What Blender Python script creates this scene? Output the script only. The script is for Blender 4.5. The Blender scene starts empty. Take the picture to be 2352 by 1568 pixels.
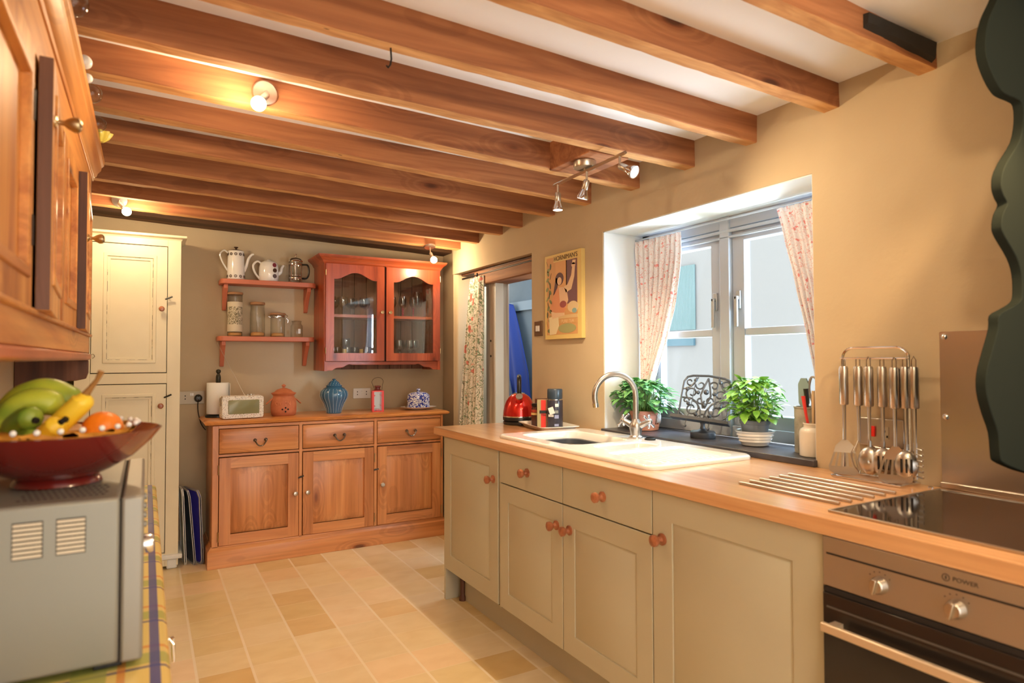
import bpy, math, random
from mathutils import Vector, Matrix, noise as mnoise
random.seed(7)
D=bpy.data; C=bpy.context; S=C.scene; COL=S.collection
PI=math.pi
# ---------------------------------------------------------------- camera
f_px=1471.8; yaw=.5188; pit=.0264; rol=-.0028
cy,sy=math.cos(yaw),math.sin(yaw)
F=Vector((sy*math.cos(pit),cy*math.cos(pit),math.sin(pit))); R0=Vector((cy,-sy,0)); U0=R0.cross(F)
Rr=R0*math.cos(rol)+U0*math.sin(rol); Uu=-R0*math.sin(rol)+U0*math.cos(rol)
cam=D.objects.new('camera',D.cameras.new('camera')); COL.objects.link(cam)
cam.data.sensor_width=36; cam.data.lens=f_px*36/2352; cam.data.clip_start=.02
M=Matrix((Rr,Uu,-F)).transposed().to_4x4(); M.translation=Vector((0,0,1.2834)); cam.matrix_world=M
cam.data.dof.use_dof=True; cam.data.dof.focus_distance=3.6; cam.data.dof.aperture_fstop=3.2
S.camera=cam
# ---------------------------------------------------------------- world, daylight, exposure
S.view_settings.view_transform='Standard'; S.view_settings.look='None'; S.view_settings.gamma=1
S.view_settings.exposure=0.40; S.view_settings.use_curve_mapping=False
W=D.worlds.new('world'); S.world=W; W.use_nodes=True
nt=W.node_tree; bg=nt.nodes['Background']; bg.inputs[0].default_value=(1,.95,.87,1); bg.inputs[1].default_value=2.7
def light(name,kind,loc,energy,color,size=.03,aim=None,angle=None,sy_=None):
    l=D.lights.new(name,kind); l.energy=energy; l.color=color
    if kind=='AREA':
        l.size=size
        if sy_: l.shape='RECTANGLE'; l.size_y=sy_
    else: l.shadow_soft_size=size
    if kind=='SPOT': l.spot_size=angle or 2.2; l.spot_blend=.8
    o=D.objects.new(name,l); COL.objects.link(o); o.location=loc
    if aim is not None: o.rotation_euler=(Vector(aim)-Vector(loc)).to_track_quat('-Z','Y').to_euler()
    return o
WARM=(1,.74,.44)
light('sky_light','AREA',(3.15,1.95,3.1),330,(.70,.86,1),1.3,aim=(2.1,2.0,1.0),sy_=1.6)
light('side_daylight','AREA',(2.88,-.25,1.62),260,(.70,.84,1),.7,aim=(2.1,2.25,1.35),sy_=.9)
light('ground_bounce_fill','AREA',(3.05,2.0,.42),110,(.74,.86,1),1.3,aim=(1.2,1.9,2.1),sy_=1.2)  # unseen lamp added to whiten the ceiling, stands in for light off the ground
light('hood_lamp','SPOT',(1.55,.45,1.95),26,(1,.66,.33),.03,aim=(1.75,1.0,.9),angle=1.7)
# ---------------------------------------------------------------- mesh helper
def top_of(o):
    while o.parent: o=o.parent
    return o
class MB:
    def __init__(s): s.v=[]; s.f=[]; s.m=Matrix.Identity(4)
    def at(s,loc,rz=0,rx=0,ry=0):
        s.m=Matrix.Translation(loc)@Matrix.Rotation(rz,4,'Z')@Matrix.Rotation(ry,4,'Y')@Matrix.Rotation(rx,4,'X'); return s
    def add(s,vs,fs):
        n=len(s.v); s.v+=[s.m@Vector(v) for v in vs]; s.f+=[tuple(i+n for i in f) for f in fs]; return s
    def box(s,x0,x1,y0,y1,z0,z1):
        return s.add([(x,y,z) for x in (x0,x1) for y in (y0,y1) for z in (z0,z1)],
          [(0,1,3,2),(4,6,7,5),(0,4,5,1),(2,3,7,6),(0,2,6,4),(1,5,7,3)])
    def loft(s,rings,cap=True,close=True):
        n=len(rings[0]); vs=[p for r in rings for p in r]; fs=[]
        for i in range(len(rings)-1):
            for j in range(n if close else n-1):
                a=i*n+j; b=i*n+(j+1)%n; fs.append((a,b,b+n,a+n))
        if cap: fs.append(tuple(range(n))[::-1]); fs.append(tuple((len(rings)-1)*n+j for j in range(n)))
        return s.add(vs,fs)
    def rects(s,axis,L,cap=True):   # L: (a,u0,u1,v0,v1)
        def P(a,u,v): return {'x':(a,u,v),'y':(u,a,v),'z':(u,v,a)}[axis]
        return s.loft([[P(a,u0,v0),P(a,u1,v0),P(a,u1,v1),P(a,u0,v1)] for a,u0,u1,v0,v1 in L],cap)
    def ring(s,axis,a0,a1,o,i):   # rectangular frame, o/i = point lists or (u0,u1,v0,v1)
        def P(a,u,v): return {'x':(a,u,v),'y':(u,a,v),'z':(u,v,a)}[axis]
        q=lambda r:[(r[0],r[2]),(r[1],r[2]),(r[1],r[3]),(r[0],r[3])] if not isinstance(r[0],(list,tuple)) else r
        o,i=q(o),q(i); L=[[P(a,u,v) for u,v in pp] for a,pp in ((a0,o),(a0,i),(a1,i),(a1,o))]; L.append(L[0]); return s.loft(L,False)
    def prism(s,pts,axis,a0,a1):
        def P(a,u,v): return {'x':(a,u,v),'y':(u,a,v),'z':(u,v,a)}[axis]
        return s.loft([[P(a,u,v) for u,v in pts] for a in (a0,a1)])
    def lathe(s,prof,c=(0,0,0),axis='z',n=28,sx=1,sy=1,cap=True):   # prof (r,h)
        def P(r,h,t):
            x,y=r*math.cos(t)*sx,r*math.sin(t)*sy
            return {'z':(c[0]+x,c[1]+y,c[2]+h),'x':(c[0]+h,c[1]+x,c[2]+y),'y':(c[0]+x,c[1]+h,c[2]+y)}[axis]
        return s.loft([[P(max(r,1e-4),h,2*PI*k/n) for k in range(n)] for r,h in prof],cap)
    def cyl(s,p0,p1,r0,r1=None,n=14): return s.tube([p0,p1],[r0,r0 if r1 is None else r1],n)
    def tube(s,pts,r,n=8,closed=False):
        pts=[Vector(p) for p in pts]; N=len(pts); rs=r if isinstance(r,(list,tuple)) else [r]*N; rings=[]; up=None
        for i,p in enumerate(pts):
            a=pts[i-1] if (i>0 or closed) else p; b=pts[(i+1)%N] if (i<N-1 or closed) else p
            t=(b-a).normalized()
            if up is None: up=Vector((0,0,1)) if abs(t.z)<.9 else Vector((1,0,0))
            sd=t.cross(up).normalized(); up=sd.cross(t).normalized()
            rings.append([p+sd*rs[i]*math.cos(2*PI*k/n)+up*rs[i]*math.sin(2*PI*k/n) for k in range(n)])
        if closed: rings.append(rings[0]); return s.loft(rings,False)
        return s.loft(rings)
    def ball(s,c,r,n=14,sz=1):
        return s.lathe([(r*math.sin(PI*k/(n-1)),-r*sz*math.cos(PI*k/(n-1))) for k in range(n)],c,'z',n+2)
    def build(s,name,mat,parent=None,smooth=True,bevel=0,ang=40,sub=0):
        me=D.meshes.new(name); off=Vector((0,0,0))
        if parent: off=top_of(parent).location.copy()
        elif s.v:
            xs=[v.x for v in s.v]; ys=[v.y for v in s.v]; zs=[v.z for v in s.v]
            off=Vector(((min(xs)+max(xs))/2,(min(ys)+max(ys))/2,min(zs)))
        me.from_pydata([tuple(v-off) for v in s.v],[],s.f); me.update()
        o=D.objects.new(name,me); COL.objects.link(o)
        import bmesh
        bm=bmesh.new(); bm.from_mesh(me)
        if bevel: bmesh.ops.remove_doubles(bm,verts=bm.verts,dist=1e-6)
        bmesh.ops.recalc_face_normals(bm,faces=bm.faces); bm.to_mesh(me); bm.free()
        if parent: o.parent=parent
        else: o.location=off
        if mat: me.materials.append(mat)
        if bevel:
            m=o.modifiers.new('b','BEVEL'); m.width=bevel; m.segments=2; m.limit_method='ANGLE'; m.angle_limit=math.radians(35)
        if sub:
            m=o.modifiers.new('s','SUBSURF'); m.levels=sub; m.render_levels=sub
        if smooth:
            me.shade_smooth()
            try: me.set_sharp_from_angle(angle=math.radians(ang))
            except Exception: pass
        return o
def thing(name,loc,label,cat,group=None):
    o=D.objects.new(name,None); COL.objects.link(o); o.location=loc; o.empty_display_size=.05
    return tag(o,label,cat,group)
def tag(o,label,cat,group=None,kind=None):
    o['label']=label; o['category']=cat
    if group: o['group']=group
    if kind: o['kind']=kind
    return o
def struct(o,label=None):
    o['kind']='structure'
    if label: o['label']=label
    return o
def boxes(name,bs,mat,parent,bevel=0,**k):
    return [MB().box(*b).build(name,mat,parent,bevel=bevel,**k) for b in bs]
def copy_tree(o,parent=None):
    c=o.copy(); COL.objects.link(c)
    if parent: c.parent=parent
    for ch in list(o.children): copy_tree(ch,c)
    return c
def text(name,s,size,loc,rot,mat,parent,ext=.0006,sxy=(1,1),align='CENTER'):
    cu=D.curves.new(name,'FONT'); cu.body=s; cu.size=size; cu.extrude=ext; cu.align_x=align; cu.align_y='CENTER'
    t=D.objects.new(name,cu); COL.objects.link(t); C.view_layer.update()
    me=D.meshes.new_from_object(t.evaluated_get(C.evaluated_depsgraph_get()))
    D.objects.remove(t); D.curves.remove(cu)
    Mx=Matrix.Translation(Vector(loc)-top_of(parent).location)@rot.to_4x4()@Matrix.Diagonal((sxy[0],sxy[1],1,1)); me.transform(Mx)
    o=D.objects.new(name,me); COL.objects.link(o); o.parent=parent; me.materials.clear(); me.materials.append(mat); return o
def basis(xd,yd):   # text x direction, y(up) direction
    x=Vector(xd).normalized(); y=Vector(yd).normalized(); return Matrix((x,y,x.cross(y))).transposed()
FACE_NY=basis((1,0,0),(0,0,1)); FACE_NX=basis((0,-1,0),(0,0,1)); FACE_PX=basis((0,1,0),(0,0,1))
# ---------------------------------------------------------------- materials
def srgb(r,g,b):
    f=lambda c:(c/255/12.92) if c/255<=.04045 else ((c/255+.055)/1.055)**2.4
    return (f(r),f(g),f(b),1)
def base(name,col=(.8,.8,.8,1),rough=.5,metal=0,**k):
    m=D.materials.new(name); m.use_nodes=True; b=m.node_tree.nodes['Principled BSDF']
    b.inputs['Base Color'].default_value=col; b.inputs['Roughness'].default_value=rough; b.inputs['Metallic'].default_value=metal
    for kk,v in k.items(): b.inputs[kk.replace('_',' ')].default_value=v
    return m
class G:   # tiny node graph helper
    def __init__(s,m): s.nt=m.node_tree; s.b=s.nt.nodes['Principled BSDF']; s.tc=s.nt.nodes.new('ShaderNodeTexCoord')
    def n(s,t,**k):
        x=s.nt.nodes.new('ShaderNode'+t)
        for a,v in k.items():
            if a in x.inputs.keys(): x.inputs[a].default_value=v
            else: setattr(x,a,v)
        return x
    def l(s,a,b): s.nt.links.new(a,b)
    def vec(s,scale=(1,1,1),rnd=True,src='Object'):
        mp=s.n('Mapping'); mp.inputs['Scale'].default_value=scale; s.l(s.tc.outputs[src],mp.inputs[0])
        if rnd:
            oi=s.n('ObjectInfo'); mm=s.n('Math',operation='MULTIPLY'); mm.inputs[1].default_value=13.7; s.l(oi.outputs['Random'],mm.inputs[0])
            s.l(mm.outputs[0],mp.inputs['Location'])
        return mp.outputs[0]
    def noise(s,v,scale=1,detail=4,dist=0,rough=.5):
        x=s.n('TexNoise'); x.inputs['Scale'].default_value=scale; x.inputs['Detail'].default_value=detail; x.inputs['Distortion'].default_value=dist; x.inputs['Roughness'].default_value=rough
        s.l(v,x.inputs['Vector']); return x.outputs['Fac']
    def ramp(s,f,stops,interp='LINEAR'):
        r=s.n('ValToRGB'); r.color_ramp.interpolation=interp; e=r.color_ramp.elements
        while len(e)<len(stops): e.new(.5)
        for i,(p,c) in enumerate(stops): e[i].position=p; e[i].color=c if len(c)==4 else (*c,1)
        s.l(f,r.inputs[0]); return r.outputs[0]
    def mix(s,f,a,b,mode='MIX'):
        x=s.n('MixRGB',blend_type=mode)
        for i,q in enumerate((f,a,b)):
            if hasattr(q,'links'): s.l(q,x.inputs[i])
            else: x.inputs[i].default_value=q
        return x.outputs[0]
    def math(s,op,a,b=0,c=None):
        x=s.n('Math',operation=op)
        for i,q in enumerate((a,b,c)):
            if q is None: continue
            if hasattr(q,'links'): s.l(q,x.inputs[i])
            else: x.inputs[i].default_value=q
        return x.outputs[0]
    def col(s,o): s.l(o,s.b.inputs['Base Color'])
    def bump(s,h,strength=.2,dist=.01):
        x=s.n('Bump'); x.inputs['Strength'].default_value=strength; x.inputs['Distance'].default_value=dist; s.l(h,x.inputs['Height']); s.l(x.outputs[0],s.b.inputs['Normal'])
def wood(name,dark,mid,lite,axis='x',rough=.45,grain=22,knots=True,bump=.15,stretch=.05,coat=0,nails=False):
    m=base(name,mid,rough); g=G(m)
    sc=[grain]*3; sc['xyz'.index(axis)]=grain*stretch
    v=g.vec(tuple(sc)); f=g.noise(v,1,5,.9,.55)
    c=g.ramp(f,[(.30,dark),(.5,mid),(.72,lite)])
    s2=[70]*3; s2['xyz'.index(axis)]=1.5
    fine=g.noise(g.vec(tuple(s2)),1,3); c=g.mix(.35,c,g.ramp(fine,[(.3,(.55,.5,.45)),(.6,(1,1,1))]),'MULTIPLY')
    if knots:
        s3=[6.5]*3; s3['xyz'.index(axis)]=2.2
        vo=g.n('TexVoronoi'); g.l(g.vec(tuple(s3)),vo.inputs['Vector']); vo.inputs['Scale'].default_value=1
        k=g.ramp(vo.outputs['Distance'],[(.05,(.16,.09,.06)),(.10,(.6,.45,.36)),(.17,(1,1,1))]); c=g.mix(.85,c,k,'MULTIPLY')
        wv=g.math('SINE',g.math('MULTIPLY',vo.outputs['Distance'],70)); 
        c=g.mix(g.math('MULTIPLY',g.math('LESS_THAN',vo.outputs['Distance'],.38),.22),c,g.ramp(wv,[(0,(.45,.35,.28)),(.7,(1,1,1))]),'MULTIPLY')
    if nails:
        s4=[16,16,1]; vn=g.n('TexVoronoi'); g.l(g.vec((5,13,.01)),vn.inputs['Vector']); vn.inputs['Scale'].default_value=1; vn.inputs['Randomness'].default_value=.7
        c=g.mix(1,c,g.ramp(vn.outputs['Distance'],[(.035,(.12,.07,.05)),(.06,(1,1,1))]),'MULTIPLY')
    g.col(c); g.bump(g.math('ADD',f,g.math('MULTIPLY',fine,.6)),bump,.004)
    if coat: g.b.inputs['Coat Weight'].default_value=coat; g.b.inputs['Coat Roughness'].default_value=.2
    return m
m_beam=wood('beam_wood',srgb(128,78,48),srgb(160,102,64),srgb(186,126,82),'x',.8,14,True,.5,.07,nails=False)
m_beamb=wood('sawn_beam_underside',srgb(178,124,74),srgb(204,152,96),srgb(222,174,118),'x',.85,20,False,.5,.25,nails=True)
m_pine=wood('sideboard_pine',srgb(172,106,58),srgb(206,134,80),srgb(222,156,100),'z',.38,13,True,.08,.06,.25)
m_pinex=wood('sideboard_pine_horizontal',srgb(174,108,60),srgb(208,136,82),srgb(224,158,102),'x',.38,13,True,.08,.06,.25)
m_top=wood('sideboard_top_pine',srgb(188,116,56),srgb(222,150,84),srgb(236,172,104),'x',.28,13,True,.05,.06,.3)
m_red=wood('red_pine',srgb(132,54,30),srgb(172,78,44),srgb(192,98,58),'z',.35,11,True,.06,.06,.3)
m_redx=wood('red_pine_horizontal',srgb(134,56,32),srgb(174,80,46),srgb(194,100,60),'x',.35,11,True,.06,.06,.3)
m_old=wood('old_pine_vertical',srgb(168,100,46),srgb(214,148,78),srgb(232,176,104),'z',.4,9,True,.08,.07,.15)
m_oldy=wood('old_pine_lengthwise',srgb(168,98,46),srgb(212,144,76),srgb(230,172,102),'y',.4,9,True,.08,.07,.15)
m_darkw=wood('dark_aged_wood',srgb(62,34,24),srgb(98,60,42),srgb(124,82,58),'z',.55,14,False,.2,.08)
m_doorpost=wood('weathered_post_wood',srgb(158,144,128),srgb(190,176,160),srgb(212,200,186),'z',.8,30,False,.3,.04)
m_lintel=wood('lintel_wood',srgb(112,72,44),srgb(150,102,66),srgb(176,130,90),'y',.7,12,False,.3,.06)
m_plate=wood('wall_plate_wood',srgb(64,42,28),srgb(94,64,42),srgb(118,84,58),'x',.8,12,False,.4,.06)
m_knob=wood('knob_wood',srgb(128,72,46),srgb(164,98,66),srgb(186,120,84),'x',.35,30,False,.02,.2,.3)
m_work=wood('worktop_wood',srgb(196,140,94),srgb(214,162,114),srgb(226,180,134),'y',.30,18,False,.01,.05,.9)
def plaster(name,c1,c2,b=.25):
    m=base(name,c1,.85); g=G(m); v=g.vec((1,1,1),False)
    g.col(g.ramp(g.noise(v,3,4),[(.3,c1),(.7,c2)])); g.bump(g.math('ADD',g.noise(v,5,3),g.math('MULTIPLY',g.noise(v,60,2),.12)),b,.02); return m
m_wall=plaster('cream_plaster',(.50,.40,.262,1),(.54,.435,.29,1))
m_ceil=plaster('white_ceiling',(.86,.86,.86,1),(.89,.89,.89,1),.15)
m_blue=plaster('blue_grey_plaster',(.10,.14,.175,1),(.13,.17,.205,1),.1)
m_reveal=plaster('white_reveal',(.74,.78,.80,1),(.77,.81,.83,1),.15)
m_white=base('white_paint',(.78,.80,.80,1),.4)
m_winp=base('backlit_window_paint',(.44,.49,.56,1),.35)  # backlit shade of the white frames put into a grey-blue base colour
m_cream=base('cream_paint',(.78,.71,.52,1),.42)
g=G(m_cream); v=g.vec((1,1,1)); g.col(g.ramp(g.noise(v,4,3),[(.3,(.74,.67,.49)),(.7,(.80,.74,.56))]))
m_creamd=base('worn_cream_edge',(.30,.26,.18,1),.6)
g=G(m_creamd); g.col(g.ramp(g.noise(g.vec((30,30,30)),1,4),[(.42,(.12,.10,.07)),(.52,(.76,.70,.52))]))
m_sage=base('sage_cabinet_paint',(.5,.46,.34,1),.4)
g=G(m_sage); g.col(g.ramp(g.noise(g.vec((1,1,1)),2.5,2),[(.3,(.485,.45,.335)),(.7,(.52,.49,.37))]))
m_sagegap=base('gap_shade_brown',(.09,.07,.045,1),.8)  # dark carcass colour stands in for shade between doors
m_black=base('black_plastic',(.012,.012,.012,1),.3)
m_iron=base('black_iron',(.02,.018,.016,1),.45,.6)
m_cast=base('cast_iron',(.10,.11,.125,1),.42,.55)
m_steel=base('brushed_steel',(.52,.49,.46,1),.3,1)

m_ovsteel=base('oven_steel',(.46,.41,.36,1),.36,.85)
m_chrome=base('chrome',(.72,.72,.74,1),.12,1)
m_dkchrome=base('dark_chrome',(.20,.18,.17,1),.18,1)
m_handle=base('grey_handle_metal',(.42,.45,.48,1),.35,.4)
m_nickel=base('satin_nickel',(.55,.50,.44,1),.32,1)
m_brass=base('antique_brass',(.48,.36,.20,1),.3,1)
m_bulb=base('lit_bulb'); 
def emis(name,col,st):
    m=D.materials.new(name); m.use_nodes=True; n=m.node_tree; n.nodes.clear(); e=n.nodes.new('ShaderNodeEmission'); e.inputs[0].default_value=col; e.inputs[1].default_value=st
    o=n.nodes.new('ShaderNodeOutputMaterial'); n.links.new(e.outputs[0],o.inputs[0]); return m
m_bulb=emis('lit_bulb_glow',(1,.72,.38,1),22); m_bulbw=emis('spot_lens_glow',(1,.93,.80,1),5)
def glassy(name,tint=(.93,.96,.95),edge=(.45,.5,.5),gl=1.0,rough=.02,base_gl=.04):
    m=D.materials.new(name); m.use_nodes=True; n=m.node_tree; n.nodes.clear(); N=n.nodes.new; L=n.links.new
    o=N('ShaderNodeOutputMaterial'); t=N('ShaderNodeBsdfTransparent'); gs=N('ShaderNodeBsdfGlossy'); gs.inputs['Roughness'].default_value=rough
    lw=N('ShaderNodeLayerWeight'); lw.inputs[0].default_value=.35; r=N('ShaderNodeMixRGB'); r.inputs[1].default_value=(*tint,1); r.inputs[2].default_value=(*edge,1)
    L(lw.outputs['Facing'],r.inputs[0]); L(r.outputs[0],t.inputs[0])
    l2=N('ShaderNodeLayerWeight'); l2.inputs[0].default_value=.5; fr=N('ShaderNodeMath'); fr.operation='POWER'; fr.inputs[1].default_value=3.5; L(l2.outputs['Facing'],fr.inputs[0]); ma=N('ShaderNodeMath'); ma.operation='MULTIPLY_ADD'; ma.inputs[1].default_value=gl; ma.inputs[2].default_value=base_gl; ma.use_clamp=True
    L(fr.outputs[0],ma.inputs[0]); mx=N('ShaderNodeMixShader'); L(ma.outputs[0],mx.inputs[0]); L(t.outputs[0],mx.inputs[1]); L(gs.outputs[0],mx.inputs[2]); L(mx.outputs[0],o.inputs[0]); return m
m_pane=glassy('window_glass',(.97,.99,.99),(.9,.95,.95),.6,.01,0)
m_cabglass=glassy('cabinet_glass',(.97,.97,.96),(.9,.9,.9),1.0,.01,.05)
m_jar=glassy('jar_glass',(.985,.99,.98),(.62,.64,.58),1.0,.03,.03)
m_winegl=glassy('drinking_glass',(.98,.98,.98),(.75,.77,.78),1.6,.02,.10)
m_ceram=base('white_ceramic',(.86,.86,.84,1),.12,0,Coat_Weight=.5)
m_sink=base('sink_ceramic',(.84,.84,.82,1),.15,0,Coat_Weight=.4)
m_terra=base('terracotta',(.52,.16,.07,1),.6)
g=G(m_terra); g.col(g.ramp(g.noise(g.vec((20,20,20)),1,4),[(.3,(.46,.13,.05)),(.7,(.60,.20,.09))]))
m_salmon=base('salmon_paint',(.56,.17,.095,1),.5)
m_slate=base('slate_sill',(.045,.045,.055,1),.32)
g=G(m_slate); g.col(g.ramp(g.noise(g.vec((12,12,12)),1,5),[(.3,(.035,.034,.045)),(.7,(.065,.062,.075))]))
m_hob=base('hob_black_glass',(.012,.010,.010,1),.06)
m_ovglass=base('oven_door_glass',(.02,.016,.014,1),.12)
m_micro=base('microwave_silver',(.27,.27,.24,1),.42,.3)
m_microtop=base('microwave_panel',(.30,.29,.26,1),.38,.3)
m_darkgreen=base('dark_green_paint',(.022,.027,.022,1),.95,0,Specular_IOR_Level=0.02)
m_bluecoat=base('blue_fabric',(.015,.04,.22,1),.85); m_greycoat=base('grey_fabric',(.10,.12,.17,1),.9)
m_leaf=base('leaf_green',(.10,.36,.10,1),.5); g=G(m_leaf); g.col(g.ramp(g.noise(g.vec((25,25,25)),1,3),[(.3,(.07,.27,.09)),(.7,(.22,.50,.16))]))
m_basil=base('basil_green',(.2,.5,.06,1),.45); g=G(m_basil); g.col(g.ramp(g.noise(g.vec((25,25,25)),1,3),[(.3,(.12,.40,.04)),(.7,(.36,.66,.12))]))
for q in (m_leaf,m_basil): q.node_tree.nodes['Principled BSDF'].inputs['Subsurface Weight'].default_value=0
m_stem=base('stem_green',(.18,.34,.08,1),.6)
m_kettle=base('red_metallic',(.62,.02,.015,1),.16,.65,Coat_Weight=.8)
m_redpaint=base('red_lantern_paint',(.75,.03,.02,1),.35)
m_redcup=base('dark_red_lacquer',(.15,.012,.009,1),.2,0,Coat_Weight=.4)
m_paper=base('paper_white',(.82,.82,.80,1),.8)
m_cork=base('cork',(.36,.19,.09,1),.7); m_pasta=base('dry_food',(.62,.34,.12,1),.8)
m_gap=base('gap_shade_black',(.015,.01,.008,1),.9)  # near-black that puts the shade of gaps, holes and interiors into colour
m_backb=wood('cabinet_back_boards',srgb(96,66,52),srgb(130,92,72),srgb(146,108,84),'z',.6,10,False,.05,.06)
# floor tiles
m_floor=base('vinyl_tile_floor',(.6,.5,.3,1),.3); g=G(m_floor)
sep=g.n('SeparateXYZ'); g.l(g.tc.outputs['Object'],sep.inputs[0]); T=.206
fx=g.math('DIVIDE',g.math('ADD',sep.outputs[0],.0147+20*T),T); fy=g.math('DIVIDE',g.math('ADD',sep.outputs[1],20*T-3.9275),T)
ix=g.math('FLOOR',fx); iy=g.math('FLOOR',fy); wn=g.n('TexWhiteNoise'); cb=g.n('CombineXYZ'); g.l(ix,cb.inputs[0]); g.l(iy,cb.inputs[1]); g.l(cb.outputs[0],wn.inputs['Vector'])
tilec=g.ramp(wn.outputs['Value'],[(0,(.70,.50,.22)),(.15,(.78,.62,.34)),(.45,(.84,.69,.44)),(.7,(.80,.66,.44)),(.9,(.88,.67,.44)),(1,(.68,.48,.20))])
cl=g.noise(g.vec((7,12,7),False),1,5,.4); tilec=g.mix(.5,tilec,g.ramp(cl,[(.3,(.84,.78,.66)),(.62,(1,1,1))]),'MULTIPLY')
def edge(f,w): 
    fr=g.math('FRACT',f); return g.math('LESS_THAN',g.math('MINIMUM',fr,g.math('SUBTRACT',1,fr)),w)
tilec=g.mix(g.math('MULTIPLY',edge(fy,.014),.6),tilec,(.86,.72,.52,1)); tilec=g.mix(g.math('MULTIPLY',edge(fx,.026),.85),tilec,(.88,.76,.58,1))
g.col(tilec); g.bump(g.math('SUBTRACT',1,g.math('MAXIMUM',edge(fx,.03),edge(fy,.02))),.25,.002)
# plaid oilcloth
m_plaid=base('plaid_oilcloth',(.8,.6,.2,1),.25,0,Coat_Weight=.3); g=G(m_plaid)
sep=g.n('SeparateXYZ'); g.l(g.tc.outputs['Object'],sep.inputs[0])
def band(coord,c0,w,per=.21):
    f=g.math('FRACT',g.math('DIVIDE',g.math('ADD',coord,40*per-c0+w/2),per)); return g.math('LESS_THAN',f,w/per)
PC=(.86,.66,.22,1); pl=PC
X,Y=sep.outputs[0],sep.outputs[1]; OX=-.183; OY=1.9
for co,o in ((Y,-OY),(X,-OX)):
    def bb(c,w,colr,op):
        global pl
        pl=g.mix(g.math('MULTIPLY',band(co,c+o,w),op),pl,colr)
    if co is Y: bb(1.236+.035,.045,(.42,.46,.12,1),.8); bb(1.236,.008,(.05,.07,.22,1),.9); bb(1.236+.085,.012,(.75,.25,.05,1),.7)
    else: bb(.0185,.016,(.05,.07,.30,1),.92); bb(-.03,.012,(.75,.25,.05,1),.7); bb(-.075,.05,(.42,.46,.12,1),.8)
g.col(pl)
# floral fabrics
def fabric(name,bgc,cols,scale):
    m=base(name,bgc,.9); g=G(m); c=None; cur=bgc
    for i,(cc,lo,sc,kind) in enumerate(cols):
        v=g.vec((sc,sc,sc),False)
        if kind=='spot':
            vo=g.n('TexVoronoi'); vo.inputs['Scale'].default_value=1
            nz=g.n('TexNoise'); nz.inputs['Scale'].default_value=1.6; g.l(v,nz.inputs['Vector'])
            vm=g.n('VectorMath',operation='ADD'); g.l(v,vm.inputs[0]); g.l(nz.outputs['Color'],vm.inputs[1]); g.l(vm.outputs[0],vo.inputs['Vector'])
            f=g.math('LESS_THAN',vo.outputs['Distance'],lo)
        else:
            nn=g.noise(v,1,2,1.6); f=g.math('LESS_THAN',g.math('ABSOLUTE',g.math('SUBTRACT',nn,.5)),lo)
        cur=g.mix(g.math('MULTIPLY',f,.85),cur,cc)
    g.col(cur); return m
m_floral=fabric('floral_curtain_fabric',(.84,.82,.76,1),[((.14,.26,.13,1),.026,13,'vine'),((.16,.15,.10,1),.014,24,'vine'),((.66,.16,.13,1),.22,8,'spot'),((.80,.38,.30,1),.10,13,'spot')],1)
m_sprig=fabric('sprig_curtain_fabric',(.84,.83,.86,1),[((.74,.38,.38,1),.016,36,'vine'),((.78,.22,.22,1),.20,34,'spot')],1)
m_speck=base('terrazzo_speckle',(.8,.78,.72,1),.5); g=G(m_speck)
vo=g.n('TexVoronoi'); g.l(g.vec((130,130,130)),vo.inputs['Vector']); vo.inputs['Scale'].default_value=1
g.col(g.mix(g.math('LESS_THAN',vo.outputs['Distance'],.33),(.82,.80,.76,1),g.ramp(g.noise(g.vec((60,60,60)),1,1),[(.35,(.05,.04,.05)),(.45,(.45,.30,.22)),(.6,(.40,.40,.45))])))
m_calico=base('blue_calico',(.1,.1,.4,1),.2,0,Coat_Weight=.4); g=G(m_calico); vo=g.n('TexVoronoi'); g.l(g.vec((75,75,75)),vo.inputs['Vector']); vo.inputs['Scale'].default_value=1
g.col(g.mix(g.math('LESS_THAN',g.math('ABSOLUTE',g.math('SUBTRACT',vo.outputs['Distance'],.42)),.12),(.015,.03,.30,1),(.80,.82,.88,1)))
m_bluejar=base('blue_glaze',(.03,.12,.22,1),.2,0,Coat_Weight=.5); m_dot=base('white_glaze_dots',(.62,.75,.78,1),.3)
m_lcd=base('radio_screen',(.24,.24,.12,1),.25)
print('materials done')
# ================================================================ ROOM SHELL
def ceilz(x): return 2.25-.0246*(x+.03)
XW=2.0; XL=-.41; YB=4.78; ZC=2.195; YF=-1.9
def st(name,mb,mat,label=None,**k): return struct(mb.build(name,mat,None,**k),label)
fl=MB().box(XL-.1,3.6,YF,6.2,-.05,0); o=st('floor',fl,m_floor,bevel=0,smooth=False)
# keep object coords == world coords for the tile grid
for v in o.data.vertices: v.co+=o.location
o.location=(0,0,0)
st('ceiling',MB().loft([[(x,y,z) for y,z in ((YF,zc),(YB+.1,zc),(YB+.1,2.30),(YF,2.30))] for x,zc in ((XL-.1,ceilz(XL-.1)),(2.6,ceilz(2.6)))]),m_ceil)
st('wall_back',MB().box(XL-.1,2.4,YB,YB+.1,0,ZC+.085),m_wall)
st('wall_left',MB().box(XL-.1,XL,YF,YB,0,ZC+.085),m_wall)
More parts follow.
